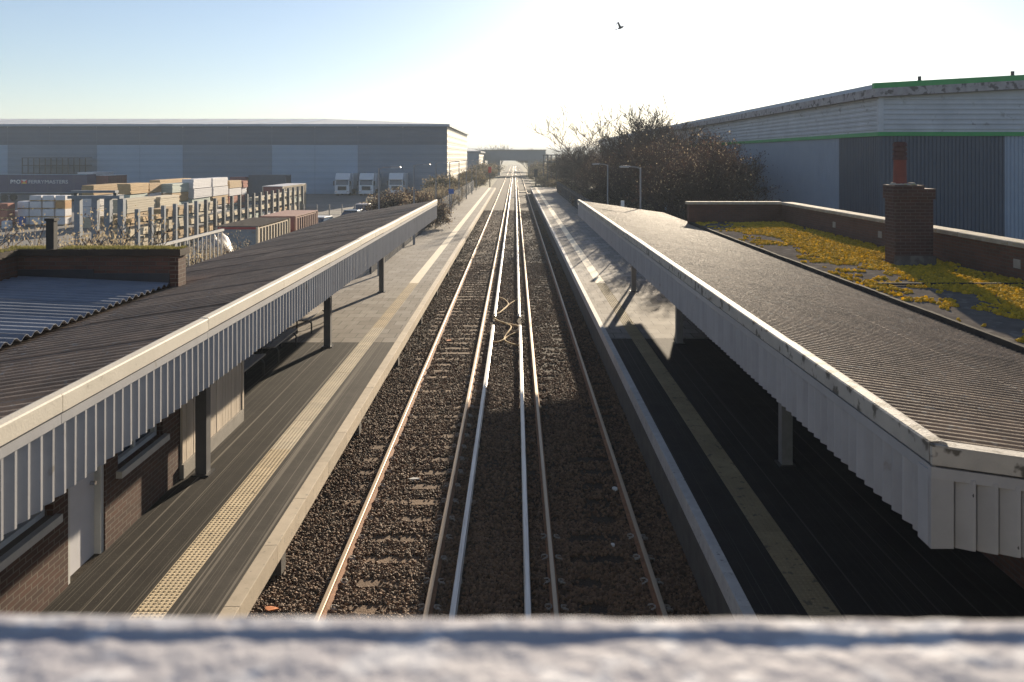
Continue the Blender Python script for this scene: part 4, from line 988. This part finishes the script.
# front frame of heavier posts with top beams
RF = thing('steel_frame', (-26.4, 49.6, GZ), 'blue grey steel frame with twin top beams at the end of the timber rack', 'rack')
for x_ in (-27.75, -26.65, -25.85, -25.0): box('post', (x_ - .18, 49.4, GZ), (x_ + .18, 49.75, 3.72), 'rack_blue', RF)
box('beam', (-28.3, 49.3, 3.724), (-25.0, 49.85, 3.92), 'rack_blue', RF)
box('beam', (-28.1, 49.35, 4.1), (-25.3, 49.8, 4.24), 'rack_blue', RF)
for x_ in (-28.0, -25.5): box('spacer', (x_, 49.5, 3.922), (x_ + .2, 49.7, 4.098), 'rack_dark', RF)
def bundle(x0, x1, y0, y1, z0, z1, m, lab, grp, name='timber_bundle', cat='timber'):
    b = MB(); nl = max(2, int((z1 - z0) / .16)); rr = random.Random(int(abs(x0 * 31 + y0 * 17 + z0 * 7)))
    for k in range(nl):
        a = z0 + (z1 - z0) * k / nl; c = z0 + (z1 - z0) * (k + 1) / nl - .012
        b.box((x0 + rr.uniform(0, .05), y0 + rr.uniform(0, .12), a), (x1 - rr.uniform(0, .05), y1 - rr.uniform(0, .12), c))
    o = b.build(name, m); o2 = Vector(((x0 + x1) / 2, (y0 + y1) / 2, z0))
    for v in o.data.vertices: v.co -= o2
    o.location = o2; return tag(o, lab, cat, grp)
rr = random.Random(5)
MLAB = {'timber': 'tan timber bundle', 'timber_pale': 'pale cream timber bundle', 'wrap_green': 'pale green wrapped bundle', 'wrap_white': 'white wrapped bundle', 'brick_pack': 'red brick pack'}
for lv, z in enumerate((.402, 1.252, 2.102)):
    y_ = 50.0
    while y_ < 88:
        ln = rr.uniform(3.2, 5.4); h = rr.uniform(.3, .62)
        m_ = rr.choice(['timber', 'timber_pale', 'timber_pale', 'wrap_green', 'wrap_white', 'timber_pale'])
        if rr.random() > .12: bundle(RX - 1.4, RX - .25, y_, min(y_ + ln, 90), z, z + h, m_, MLAB[m_] + ' lying on the arms of the long cantilever rack', 'timber bundles on the rack')
        y_ += ln + .25
# stacks of timber packs behind the rack
def stack(u0, u1, vtop, XS, n, m, lab):
    y0, y1 = -XS * 780 / (515 - u0), -XS * 780 / (515 - u1); zt_ = CAM_Z - (vtop - 156.5) * (y0 + y1) / 2 / 780
    hh = (zt_ - GZ) / n
    for k in range(n):
        top = k == n - 1
        mm = m if top else random.choice(['timber', 'timber_pale', 'wrap_white', 'brick_pack', 'wrap_green'])
        bundle(XS - 1.25, XS + random.uniform(-.1, .1), y0 + .05, y1 - .05, GZ + k * hh, GZ + (k + 1) * hh - .06, mm, lab if top else MLAB[mm] + ' low down in the tall stacks behind the timber rack', 'packs in the tall stacks' if not top else None, 'timber_pack')
stack(130, 149, 182.5, -36, 4, 'timber', 'honey coloured timber pack topmost in its stack, next to a wider gap')
stack(150.5, 165, 182.3, -36, 4, 'timber', 'amber timber pack topmost, beside the honey coloured pack')
stack(94, 128, 183.5, -39, 4, 'timber', 'long tan timber pack topmost, behind the steel frame with twin beams')
stack(172, 192, 182.5, -35, 4, 'wrap_green', 'pale green wrapped pack topmost in its stack')
stack(193, 211.5, 178, -34.5, 4, 'wrap_white', 'white wrapped pack topmost, next to the pale green wrapped one')
stack(212.5, 228, 177, -34.5, 4, 'wrap_white', 'white wrapped pack topmost, between a white and a tan pack')
stack(229.5, 242, 180, -34.5, 4, 'timber', 'tan timber pack topmost, beside a white wrapped pack')
stack(160, 192, 178.5, -40, 4, 'timber', 'dark edged tan pack topmost, behind the green wrapped pack')
stack(242.5, 247.5, 180.2, -34.5, 4, 'brick_pack', 'narrow red brick pack topmost at the end of the stacks')
stack(159, 179, 195, -29.5, 3, 'timber_pale', 'cream timber pack topmost in a low stack behind the rack')
stack(128, 158, 197, -29.5, 3, 'timber_pale', 'pale planks topmost in a low stack beside the cream pack')
# wrapped pallets and brick packs in front of the trailer
def pallet(u0, u1, v0, v1, Y, m, lab, grp):
    x0, x1 = (u0 - 515) * Y / 780, (u1 - 515) * Y / 780; z1 = CAM_Z - (v0 - 156.5) * Y / 780; z0 = CAM_Z - (v1 - 156.5) * Y / 780
    t = thing('wrapped_pallet', ((x0 + x1) / 2, Y + .6, z0), lab, 'pallet', grp)
    MB().rbox((x0 + .02, Y, z0 + .12), (x1 - .02, Y + 1.2, z1 - .004), .05).build('load', m, t)
    MB().box((x0 + .03, Y + .03, z0 + .06), (x1 - .03, Y + 1.17, z0 + .118)).box((x0 + .03, Y + .03, z0), (x0 + .2, Y + 1.17, z0 + .06)).box((x1 - .2, Y + .03, z0), (x1 - .03, Y + 1.17, z0 + .06)).build('pallet_base', 'timber', t)
Yp = 75
gz_v = 156.5 + (CAM_Z - GZ) * 780 / Yp
rows = [(gz_v - 8.3, gz_v), (gz_v - 16.6, gz_v - 8.3), (gz_v - 24.3, gz_v - 16.6), (195.5, gz_v - 24.3)]
for r_, (v0, v1) in enumerate(rows):
    for (u0, u1, m_) in ((17, 28.5, 'wrap_white'), (29, 41, 'wrap_white'), (42, 54, 'wrap_white'), (55, 65, 'orange_pack' if r_ == 2 else 'wrap_white')):
        if r_ == 3 and u0 < 20: continue
        pallet(u0, u1, v0, v1, Yp, m_, 'orange load on a pallet among white wrapped ones' if m_ == 'orange_pack' else 'white wrapped pallet in the block in front of the lettered trailer', None if m_ == 'orange_pack' else 'white wrapped pallets')
for r_, (v0, v1) in enumerate([(218.5, 226.5), (210.5, 218.5), (203.5, 210.5)]):
    pallet(-4, 7.5, v0, v1, Yp - 1.5 + 0, 'brick_pack', 'red brick pack in the stack beside the white wrapped pallets', 'red brick packs')
for (u0, u1, v0, v1, m_, lab) in ((9, 16, 211, 225.6, 'wrap_white', 'tall white sack standing by the red brick packs'), (1, 8, 221, 228.5, 'wrap_white', 'low white sack in front of the red brick packs'), (16.5, 22, 217, 226.2, 'sign_blue', 'blue drum next to the tall white sack')):
    Yb = 780 * (CAM_Z - GZ) / (v1 - 156.5); x0, x1 = (u0 - 515) * Yb / 780, (u1 - 515) * Yb / 780; z1 = CAM_Z - (v0 - 156.5) * Yb / 780
    o = MB().rbox((x0, Yb, GZ + .006), (x1, Yb + .7, z1), .07).build('bulk_sack', m_); tag(o, lab, 'sack')
# white sheeted heap and galvanised railing behind the canopy roof
def heap(cx, cy, rx, ry_, h, m, lab):
    b = MB(); nu, nv = 22, 9; V = []; F = []
    for j in range(nv):
        p = j / (nv - 1) * math.pi / 2
        for i in range(nu):
            a = 2 * math.pi * i / nu; k = 1 + .13 * noise.noise((math.cos(a) * 1.7, math.sin(a) * 1.7, p * 2 + cx))
            V.append((cx + rx * math.cos(a) * math.cos(p) ** .7 * k, cy + ry_ * math.sin(a) * math.cos(p) ** .7 * k, GZ + h * math.sin(p) * k))
    for j in range(nv - 1):
        for i in range(nu): F.append((j * nu + i, j * nu + (i + 1) % nu, (j + 1) * nu + (i + 1) % nu, (j + 1) * nu + i))
    o = b.add(V, F).build('sheeted_heap', m, smooth=True); tag(o, lab, 'heap')
heap(-13.9, 36, 1.15, 1.4, 3.0, 'sheet_grey', 'white sheeted heap in front of the grey container')
rl_ = thing('railing', (-10.6, 29, GZ), 'pale metal railing behind the brick parapet end, beside the corrugated roof', 'railing')
for k in range(20):
    y_ = 21.5 + k * .35; box('baluster', (-10.62, y_, GZ), (-10.58, y_ + .04, 3.7), 'rail_pale', rl_)
box('top_rail', (-10.65, 21.4, 3.702), (-10.55, 28.3, 3.78), 'rail_pale', rl_)
# posts and wire fence in the yard
yf = thing('wire_fence', (-17, 78, GZ), 'low post and wire fence with pale posts beyond the rusty container', 'fence')
for k in range(8): box('post', (-23 + k * 1.3, 80, GZ), (-22.9 + k * 1.3, 80.1, 1.5), 'post_white', yf)
for z in (.4, .9, 1.4): box('wire', (-23, 80.03, z), (-13.8, 80.06, z + .03), 'lamp_grey', yf)
t = thing('pallet_stack', (-15.6, 90, GZ), 'short stack of pallets beside the pale car', 'pallets')
for k in range(9): box('pallet', (-17.6, 92 + .02 * (k % 3), GZ + k * .2), (-16.4, 93.1, GZ + .15 + k * .2), 'timber_pale' if k % 3 else 'timber', t)
# dark clad frame hanging on the warehouse
sh_ = thing('cage_stack', (-80, 136, GZ), 'dark open cage stack standing against the long warehouse wall', 'cage')
for k in range(12): box('upright', (-86 + k * 1.0, 136, GZ), (-85.88 + k * 1.0, 136.12, 6.2), 'dark_metal', sh_)
for z in (2.0, 3.4, 4.8, 6.1): box('shelf', (-86, 136.13, z), (-74.8, 138, z + .12), 'dark_metal', sh_)

# ------------------------------------------------------------------ trees and shrubs
def grow(seed, h, stems, depth, spread, kids, up=.35, droop=0, r0=.06, seg=3):
    rr = random.Random(seed); S = []; tips = []
    def br(p, d, ln, r, dep):
        n = seg if dep > 1 else 2
        for k in range(n):
            d = (d + Vector((rr.gauss(0, .17), rr.gauss(0, .17), rr.gauss(0, .12) + up * .12 - droop * (depth - dep) * .03))).normalized()
            q = p + d * (ln / n); r1 = r * .86; S.append((p, q, r, r1)); p, r = q, r1
            if dep > 0 and k > 0 or (dep > 0 and n == 2):
                for _ in range(kids if k == n - 1 else max(1, kids - 2)):
                    a = rr.uniform(0, 6.28); sd_ = Vector((math.cos(a), math.sin(a), rr.uniform(-.1, .7)))
                    br(p, (d * rr.uniform(.6, 1.1) + sd_ * rr.uniform(.45, .9)).normalized(), ln * rr.uniform(.55, .8), r * .62, dep - 1)
        if dep == 0: tips.append((p, d))
    for s in range(stems):
        a = rr.uniform(0, 6.28); d = Vector((math.cos(a) * spread, math.sin(a) * spread, 1)).normalized(); rad = 0 if stems == 1 else h * .06
        br(Vector((math.cos(a) * rad, math.sin(a) * rad, 0)), d, h * rr.uniform(.30, .42), r0 * rr.uniform(.7, 1.1), depth)
    return S, tips
def seg_mesh(name, S, m, rmin):
    n = len(S); p0 = np.array([s[0] for s in S]); p1 = np.array([s[1] for s in S]); r0 = np.maximum([s[2] for s in S], rmin); r1 = np.maximum([s[3] for s in S], rmin)
    d = p1 - p0; d /= np.linalg.norm(d, axis=1)[:, None] + 1e-9
    ref = np.where(np.abs(d[:, 2:3]) < .9, np.array([[0, 0, 1.]]), np.array([[1., 0, 0]])); a = np.cross(d, ref); a /= np.linalg.norm(a, axis=1)[:, None]; b = np.cross(d, a)
    V = np.empty((n, 6, 3))
    for k in range(3):
        t = 2 * math.pi * k / 3; o = a * math.cos(t) + b * math.sin(t); V[:, k] = p0 + o * r0[:, None]; V[:, 3 + k] = p1 + o * r1[:, None]
    base = np.arange(n)[:, None] * 6; F = np.concatenate([base + np.array([k, (k + 1) % 3, (k + 1) % 3 + 3, k + 3]) for k in range(3)])
    return np_mesh(name, V.reshape(-1, 3), F, m)
def leaf_mesh(name, tips, per, size, jit, mats, seed, wts):
    r = np.random.default_rng(seed); P0 = np.repeat(np.array([t[0] for t in tips]), per, 0); n = len(P0); P0 = P0 + r.normal(0, jit, (n, 3))
    u = r.normal(size=(n, 3)); u /= np.linalg.norm(u, axis=1)[:, None]; w_ = r.normal(size=(n, 3)); v = np.cross(u, w_); v /= np.linalg.norm(v, axis=1)[:, None]
    s = r.uniform(.5, 1.2, n)[:, None] * size; V = np.empty((n, 4, 3)); V[:, 0] = P0 - u * s; V[:, 1] = P0 - v * s * .5; V[:, 2] = P0 + u * s; V[:, 3] = P0 + v * s * .5
    return np_mesh(name, V.reshape(-1, 3), np.arange(n * 4).reshape(n, 4), mats, r.choice(len(mats), n, p=wts))
def plant_kind(seed, h, stems, depth, spread, kids, per, size, jit, mats, wts, rmin=.008, r0=.06, up=.35, thick=.03):
    S, tips = grow(seed, h, stems, depth, spread, kids, up, r0=r0)
    top = max(s[1].z for s in S); k = h / top
    S = [(a * k, b * k, r_, q) for a, b, r_, q in S]; tips = [(a * k, d) for a, d in tips]
    cen = sum((t[0] for t in tips), Vector()) / len(tips)
    sh = lambda p: Vector((p.x - cen.x * p.z / max(cen.z, .1), p.y - cen.y * p.z / max(cen.z, .1), p.z))
    S = [(sh(a), sh(b), r_, q) for a, b, r_, q in S]; tips = [(sh(a), d) for a, d in tips]
    trunk = [s for s in S if s[2] >= thick]; tw = [s for s in S if s[2] < thick]
    parts = [('stem', seg_mesh('stem', trunk, 'bark', rmin))]
    twm = seg_mesh('twigs', tw, 'twig', rmin)
    lm = leaf_mesh('crown', tips, per, size, jit, mats, seed, wts) if per else None
    return parts[0][1], twm, lm
KIND = {
    'thicket': plant_kind(11, 6.0, 8, 4, .45, 3, 3, .055, .22, ['leaf_brown', 'leaf_dry', 'leaf_pale'], [.84, .13, .03], .010),
    'thicket2': plant_kind(23, 6.0, 9, 4, .6, 3, 4, .06, .25, ['leaf_brown', 'leaf_dry', 'leaf_pale'], [.88, .1, .02], .010),
    'bare': plant_kind(37, 9.0, 3, 4, .5, 3, 0, 0, 0, [], [], .014, .15, .3, .045),
    'bare2': plant_kind(41, 9.0, 4, 4, .65, 4, 0, 0, 0, [], [], .015, .13, .3, .045),
    'dry': plant_kind(53, 2.4, 12, 3, .5, 3, 9, .024, .1, ['leaf_pale', 'leaf_dry', 'leaf_brown'], [.6, .3, .1], .006, .02, .5, .012),
    'bush': plant_kind(61, 3.0, 10, 4, .6, 3, 4, .06, .16, ['leaf_brown', 'leaf_dry', 'leaf_pale'], [.55, .3, .15], .010, .04, .3, .02),
    'scrub': plant_kind(71, 3.0, 10, 3, .8, 3, 8, .10, .25, ['leaf_olive', 'leaf_dry', 'leaf_brown'], [.5, .3, .2], .014, .04, .3, .02),
}
def plant(kind, name, x, y, z, h, h0, lab, cat, grp, wide=1.0):
    st, tw, lf = KIND[kind]; t = thing(name, (x, y, z), lab, cat, grp, random.uniform(0, 6.28)); k = h / h0; t.scale = (k * wide, k * wide, k)
    inst('trunk' if cat == 'tree' else 'stem', st, t)
    c = inst('crown', tw, t)
    if lf is not None: inst('leaves', lf, c)
    return t
rr = random.Random(9)
def HT(x, y):
    u = 515 + 780 * x / y; vt = 153 if u < 585 else 154 - .2 * (u - 595); vt = max(vt, 133)
    return CAM_Z + (156.5 - vt) * y / 780 - GZ
# thicket between the right platform and the warehouse
spots = []
for y_, us in ((50, (712,)), (55, (700,)), (60, (686, 712)), (66, (664, 690)), (73, (664, 640, 690)), (82, (622, 650, 672)), (92, (606, 634, 655)), (104, (596, 618, 640)), (118, (588, 606, 624)), (134, (576, 594)), (150, (572, 588))):
    for u_ in us: spots.append(((u_ - 515) * y_ / 780, y_, 0))
low = [(9.0, 41), (10.4, 44), (8.6, 50), (9.2, 58), (8.4, 66), (9.0, 76), (8.2, 86), (8.8, 97), (8.2, 110), (8.6, 124)]
for x_, y_ in low: plant('bush', 'fence_shrub', x_, y_, GZ, rr.uniform(2.6, 3.6), 3.0, 'low dried shrub right behind the palisade under the tall thicket', 'shrub', 'low shrubs behind the palisade', 1.1)
for i, (x_, y_, h_) in enumerate(spots):
    plant('thicket' if i % 2 else 'thicket2', 'thicket_shrub', x_ + rr.uniform(-.5, .5), y_, GZ, HT(x_, y_) * rr.uniform(.93, 1.06), 6.0, 'dense brown leafless shrub in the thicket between fence and warehouse', 'shrub', 'thicket shrubs', rr.uniform(.8, 1.0))
for i, (u_, vt, y_, kd, lab) in enumerate(((630, 101, 88, 'bare', 'tall bare tree with fine twigs rising highest above the thicket'), (652, 108, 84, 'bare2', 'bare tree with spreading twigs beside the tallest one'), (598, 134, 110, 'bare2', 'bare tree on the lower slope of the thicket'), (688, 119, 74, 'bare', 'thin bare tree peeping over the warehouse eaves'),
                                          (577, 148, 125, 'bare2', 'bare tree at the end of the thicket by the steel frame'))):
    X_, Y_, Z_ = at(u_, vt, y_); plant(kd, 'bare_tree', X_, Y_, GZ, (Z_ - GZ) * 1.08, 9.0, lab, 'tree', None, 1.0)
# scrub along the line further off
for i, (x_, y_, h_) in enumerate([(-9.5, 100, 3.0), (-10.5, 116, 4.0), (-8.4, 130, 2.8), (-9, 142, 3.6), (-7.6, 155, 3), (-9.5, 170, 4), (-7.5, 190, 4), (-9, 215, 5), (-7.4, 240, 4.5), (-8.5, 84, 2.2), (-9.6, 92, 2.8)]):
    plant('scrub', 'lineside_scrub', x_, y_, GZ, h_, 3.0, 'olive brown scrub beside the line past the palisade of the benches platform', 'shrub', 'lineside scrub on the warehouse side', 1.2)
for i, (x_, y_, h_) in enumerate([(6.2, 160, 2.6), (7.5, 178, 3.4), (6, 196, 3), (8.4, 150, 2.4), (7, 220, 4), (8, 245, 5), (12, 190, 6), (14, 230, 7)]):
    plant('scrub', 'lineside_scrub', x_, y_, GZ, h_, 3.0, 'olive brown scrub beside the line between the signal and the far bridge', 'shrub', 'lineside scrub past the signal', 1.2)
plant('bare', 'bare_tree', -7.5, 330, GZ, 12.8, 9.0, 'hazy bare tree showing above the far bridge deck', 'tree', 'hazy trees', 1.1)
plant('bare2', 'bare_tree', 7.5, 340, GZ, 10.5, 9.0, 'hazy low tree showing above the far bridge deck', 'tree', 'hazy trees', 1.6)
plant('bare2', 'bare_tree', -22, 300, GZ, 10.5, 9.0, 'hazy tree beside the small far warehouse', 'tree', 'hazy trees', 1.3)
# brown bush by the end of the left canopy, dried weeds behind the brick parapet
for i, (u_, vt, y_, kd) in enumerate(((392, 187, 62, 'bush'), (410, 186, 66, 'bush'), (420, 190, 60, 'bush'))):
    X_, Y_, Z_ = at(u_, vt, y_); plant(kd, 'dried_bush', X_, Y_, GZ, Z_ - GZ, 3.0, 'brown dried bush with pale seed heads behind the end of the benches canopy', 'shrub', 'dried bushes', 1.0)
for i, (u_, vt, y_) in enumerate(((448, 184, 84), (436, 186, 88), (458, 182, 98))):
    X_, Y_, Z_ = at(u_, vt, y_); plant('dry', 'dry_weeds', X_ - .6, Y_, GZ, Z_ - GZ, 2.4, 'pale dry weeds behind the palisade by the blue sign', 'weeds', 'dry weeds by the palisade', 1.1)
for i, (u_, vt, y_) in enumerate(((38, 228, 19), (52, 222, 18.4), (84, 222, 18.6), (96, 219, 19.2), (108, 222, 18.2), (118, 228, 19), (16, 234, 18.4), (30, 214, 20.5))):
    X_, Y_, Z_ = at(u_, vt, y_); plant('dry', 'dry_weeds', X_, Y_, GZ, Z_ - GZ, 2.4, 'tall pale dry weeds rising behind the brick parapet', 'weeds', 'dry weeds behind the parapet', .7)
for i, (u_, vt, y_) in enumerate(((192, 236, 26), (206, 232, 30), (216, 232, 33))):
    X_, Y_, Z_ = at(u_, vt, y_); plant('dry', 'dry_weeds', X_, Y_, GZ, Z_ - GZ, 2.4, 'pale dry weeds at the foot of the pale railing', 'weeds', 'dry weeds by the railing', .6)

# ------------------------------------------------------------------ the bridge the camera stands on
BR = thing('road_bridge', (0, -2, GZ), 'frosty pale concrete parapet of the bridge in front of the camera', 'bridge')
box('deck', (-15, -5, 4.3), (15, .5, 4.75), 'concrete', BR)
box('parapet', (-15, .26, 4.751), (15, .55, 6.015), 'concrete', BR)
box('abutment', (-15, -5, GZ), (-13, .5, 4.299), 'concrete', BR)
box('abutment', (13, -5, GZ), (15, .5, 4.299), 'concrete', BR)
nx, ny = 420, 130; V = np.empty((nx + 1, ny + 1, 3)); X0, X1 = -.95, .95
for i in range(nx + 1):
    for j in range(ny + 1):
        x_ = X0 + (X1 - X0) * i / nx; t_ = j / ny; y_ = .24 + .36 * t_ ; e = .6 - y_
        z_ = 6.045 + .0012 * noise.noise((x_ * 14, y_ * 30, 0)) + .0009 * noise.noise((x_ * 45, y_ * 60, 3))
        wob = .004 * noise.noise((x_ * 6, 2, 0)) + .003 * noise.noise((x_ * 17, 5, 0))
        lipw = .020 + wob
        q = max(0, min(1, (lipw + .006 - e) / .006)); q = q * q * (3 - 2 * q)
        z_ += .0032 * q * (1 + .35 * noise.noise((x_ * 9, 9, 0)))
        z_ -= .008 * max(0, 1 - e / .005) ** 2
        V[i, j] = (x_, y_ + .0085 * x_ * -1.0, z_)
idx = np.arange((nx + 1) * (ny + 1)).reshape(nx + 1, ny + 1)
F = np.stack([idx[:-1, :-1], idx[1:, :-1], idx[1:, 1:], idx[:-1, 1:]], -1).reshape(-1, 4)
cm_ = np_mesh('coping', V.reshape(-1, 3) - np.array(BR.location), F, 'parapet'); cm_.polygons.foreach_set('use_smooth', [True] * len(cm_.polygons))
link(bpy.data.objects.new('coping', cm_), BR)
MB().box((-.95, .245, 6.016), (.95, .585, 6.035)).build('coping_bed', 'concrete', BR)

# ------------------------------------------------------------------ bird in the sky
X_, Y_, Z_ = at(620.3, 27.8, 95)
bd = thing('bird', (X_, Y_, Z_), 'small dark bird flying high in the pale sky', 'bird')
b = MB(); pf = [(-.24, .015), (-.1, .07), (.08, .09), (.2, .06), (.3, .02)]; V = []
for x_, r_ in pf:
    for k in range(6): a = k * math.pi / 3; V.append((x_, r_ * math.cos(a), r_ * math.sin(a)))
b.add(V, [(j * 6 + k, j * 6 + (k + 1) % 6, (j + 1) * 6 + (k + 1) % 6, (j + 1) * 6 + k) for j in range(4) for k in range(6)] + [tuple(range(5, -1, -1)), tuple(range(24, 30))])
b.build('body', 'bird_black', bd, world=False)
for s in (-1, 1):
    MB().add([(.12, s * .05, .03), (-.08, s * .05, .03), (.02, s * .3, .22 * (1 if s > 0 else -.3) + .12), (.14, s * .28, .22 * (1 if s > 0 else -.3) + .12), (-.1, s * .62, .1 - .12 * s), (.12, s * .05, .05), (-.08, s * .05, .05), (.02, s * .3, .22 * (1 if s > 0 else -.3) + .135), (.14, s * .28, .22 * (1 if s > 0 else -.3) + .135), (-.1, s * .62, .11 - .12 * s)],
             [(0, 1, 2, 3), (3, 2, 4), (8, 7, 6, 5), (9, 7, 8), (0, 5, 6, 1), (1, 6, 7, 2), (2, 7, 9, 4), (4, 9, 8, 3), (3, 8, 5, 0)]).build('wing', 'bird_black', bd, world=False)
MB().add([(-.22, -.02, 0), (-.22, .02, 0), (-.45, .08, 0), (-.45, -.08, 0), (-.22, -.02, .012), (-.22, .02, .012), (-.45, .08, .012), (-.45, -.08, .012)], [(0, 1, 2, 3), (7, 6, 5, 4), (0, 4, 5, 1), (1, 5, 6, 2), (2, 6, 7, 3), (3, 7, 4, 0)]).build('tail', 'bird_black', bd, world=False)
bd.scale = (1.7,) * 3; bd.rotation_euler = (R(20), R(-25), R(20))

# ------------------------------------------------------------------ haze
hm = bpy.data.materials.new('haze_air'); hm.use_nodes = True; t_ = hm.node_tree; t_.nodes.remove(t_.nodes['Principled BSDF'])
pv = t_.nodes.new('ShaderNodeVolumePrincipled'); pv.inputs['Color'].default_value = (.80, .91, 1, 1); pv.inputs['Density'].default_value = .0006; pv.inputs['Anisotropy'].default_value = .05
t_.links.new(pv.outputs[0], t_.nodes['Material Output'].inputs['Volume']); M['haze_air'] = hm
hz = MB().box((-5200, -80, GZ - 1.2), (5200, 6100, 44)).build('haze', 'haze_air'); tag(hz, 'thin pale winter haze filling the air over the line', 'haze', kind='stuff')
hm.cycles.homogeneous_volume = True if hasattr(hm.cycles, 'homogeneous_volume') else None
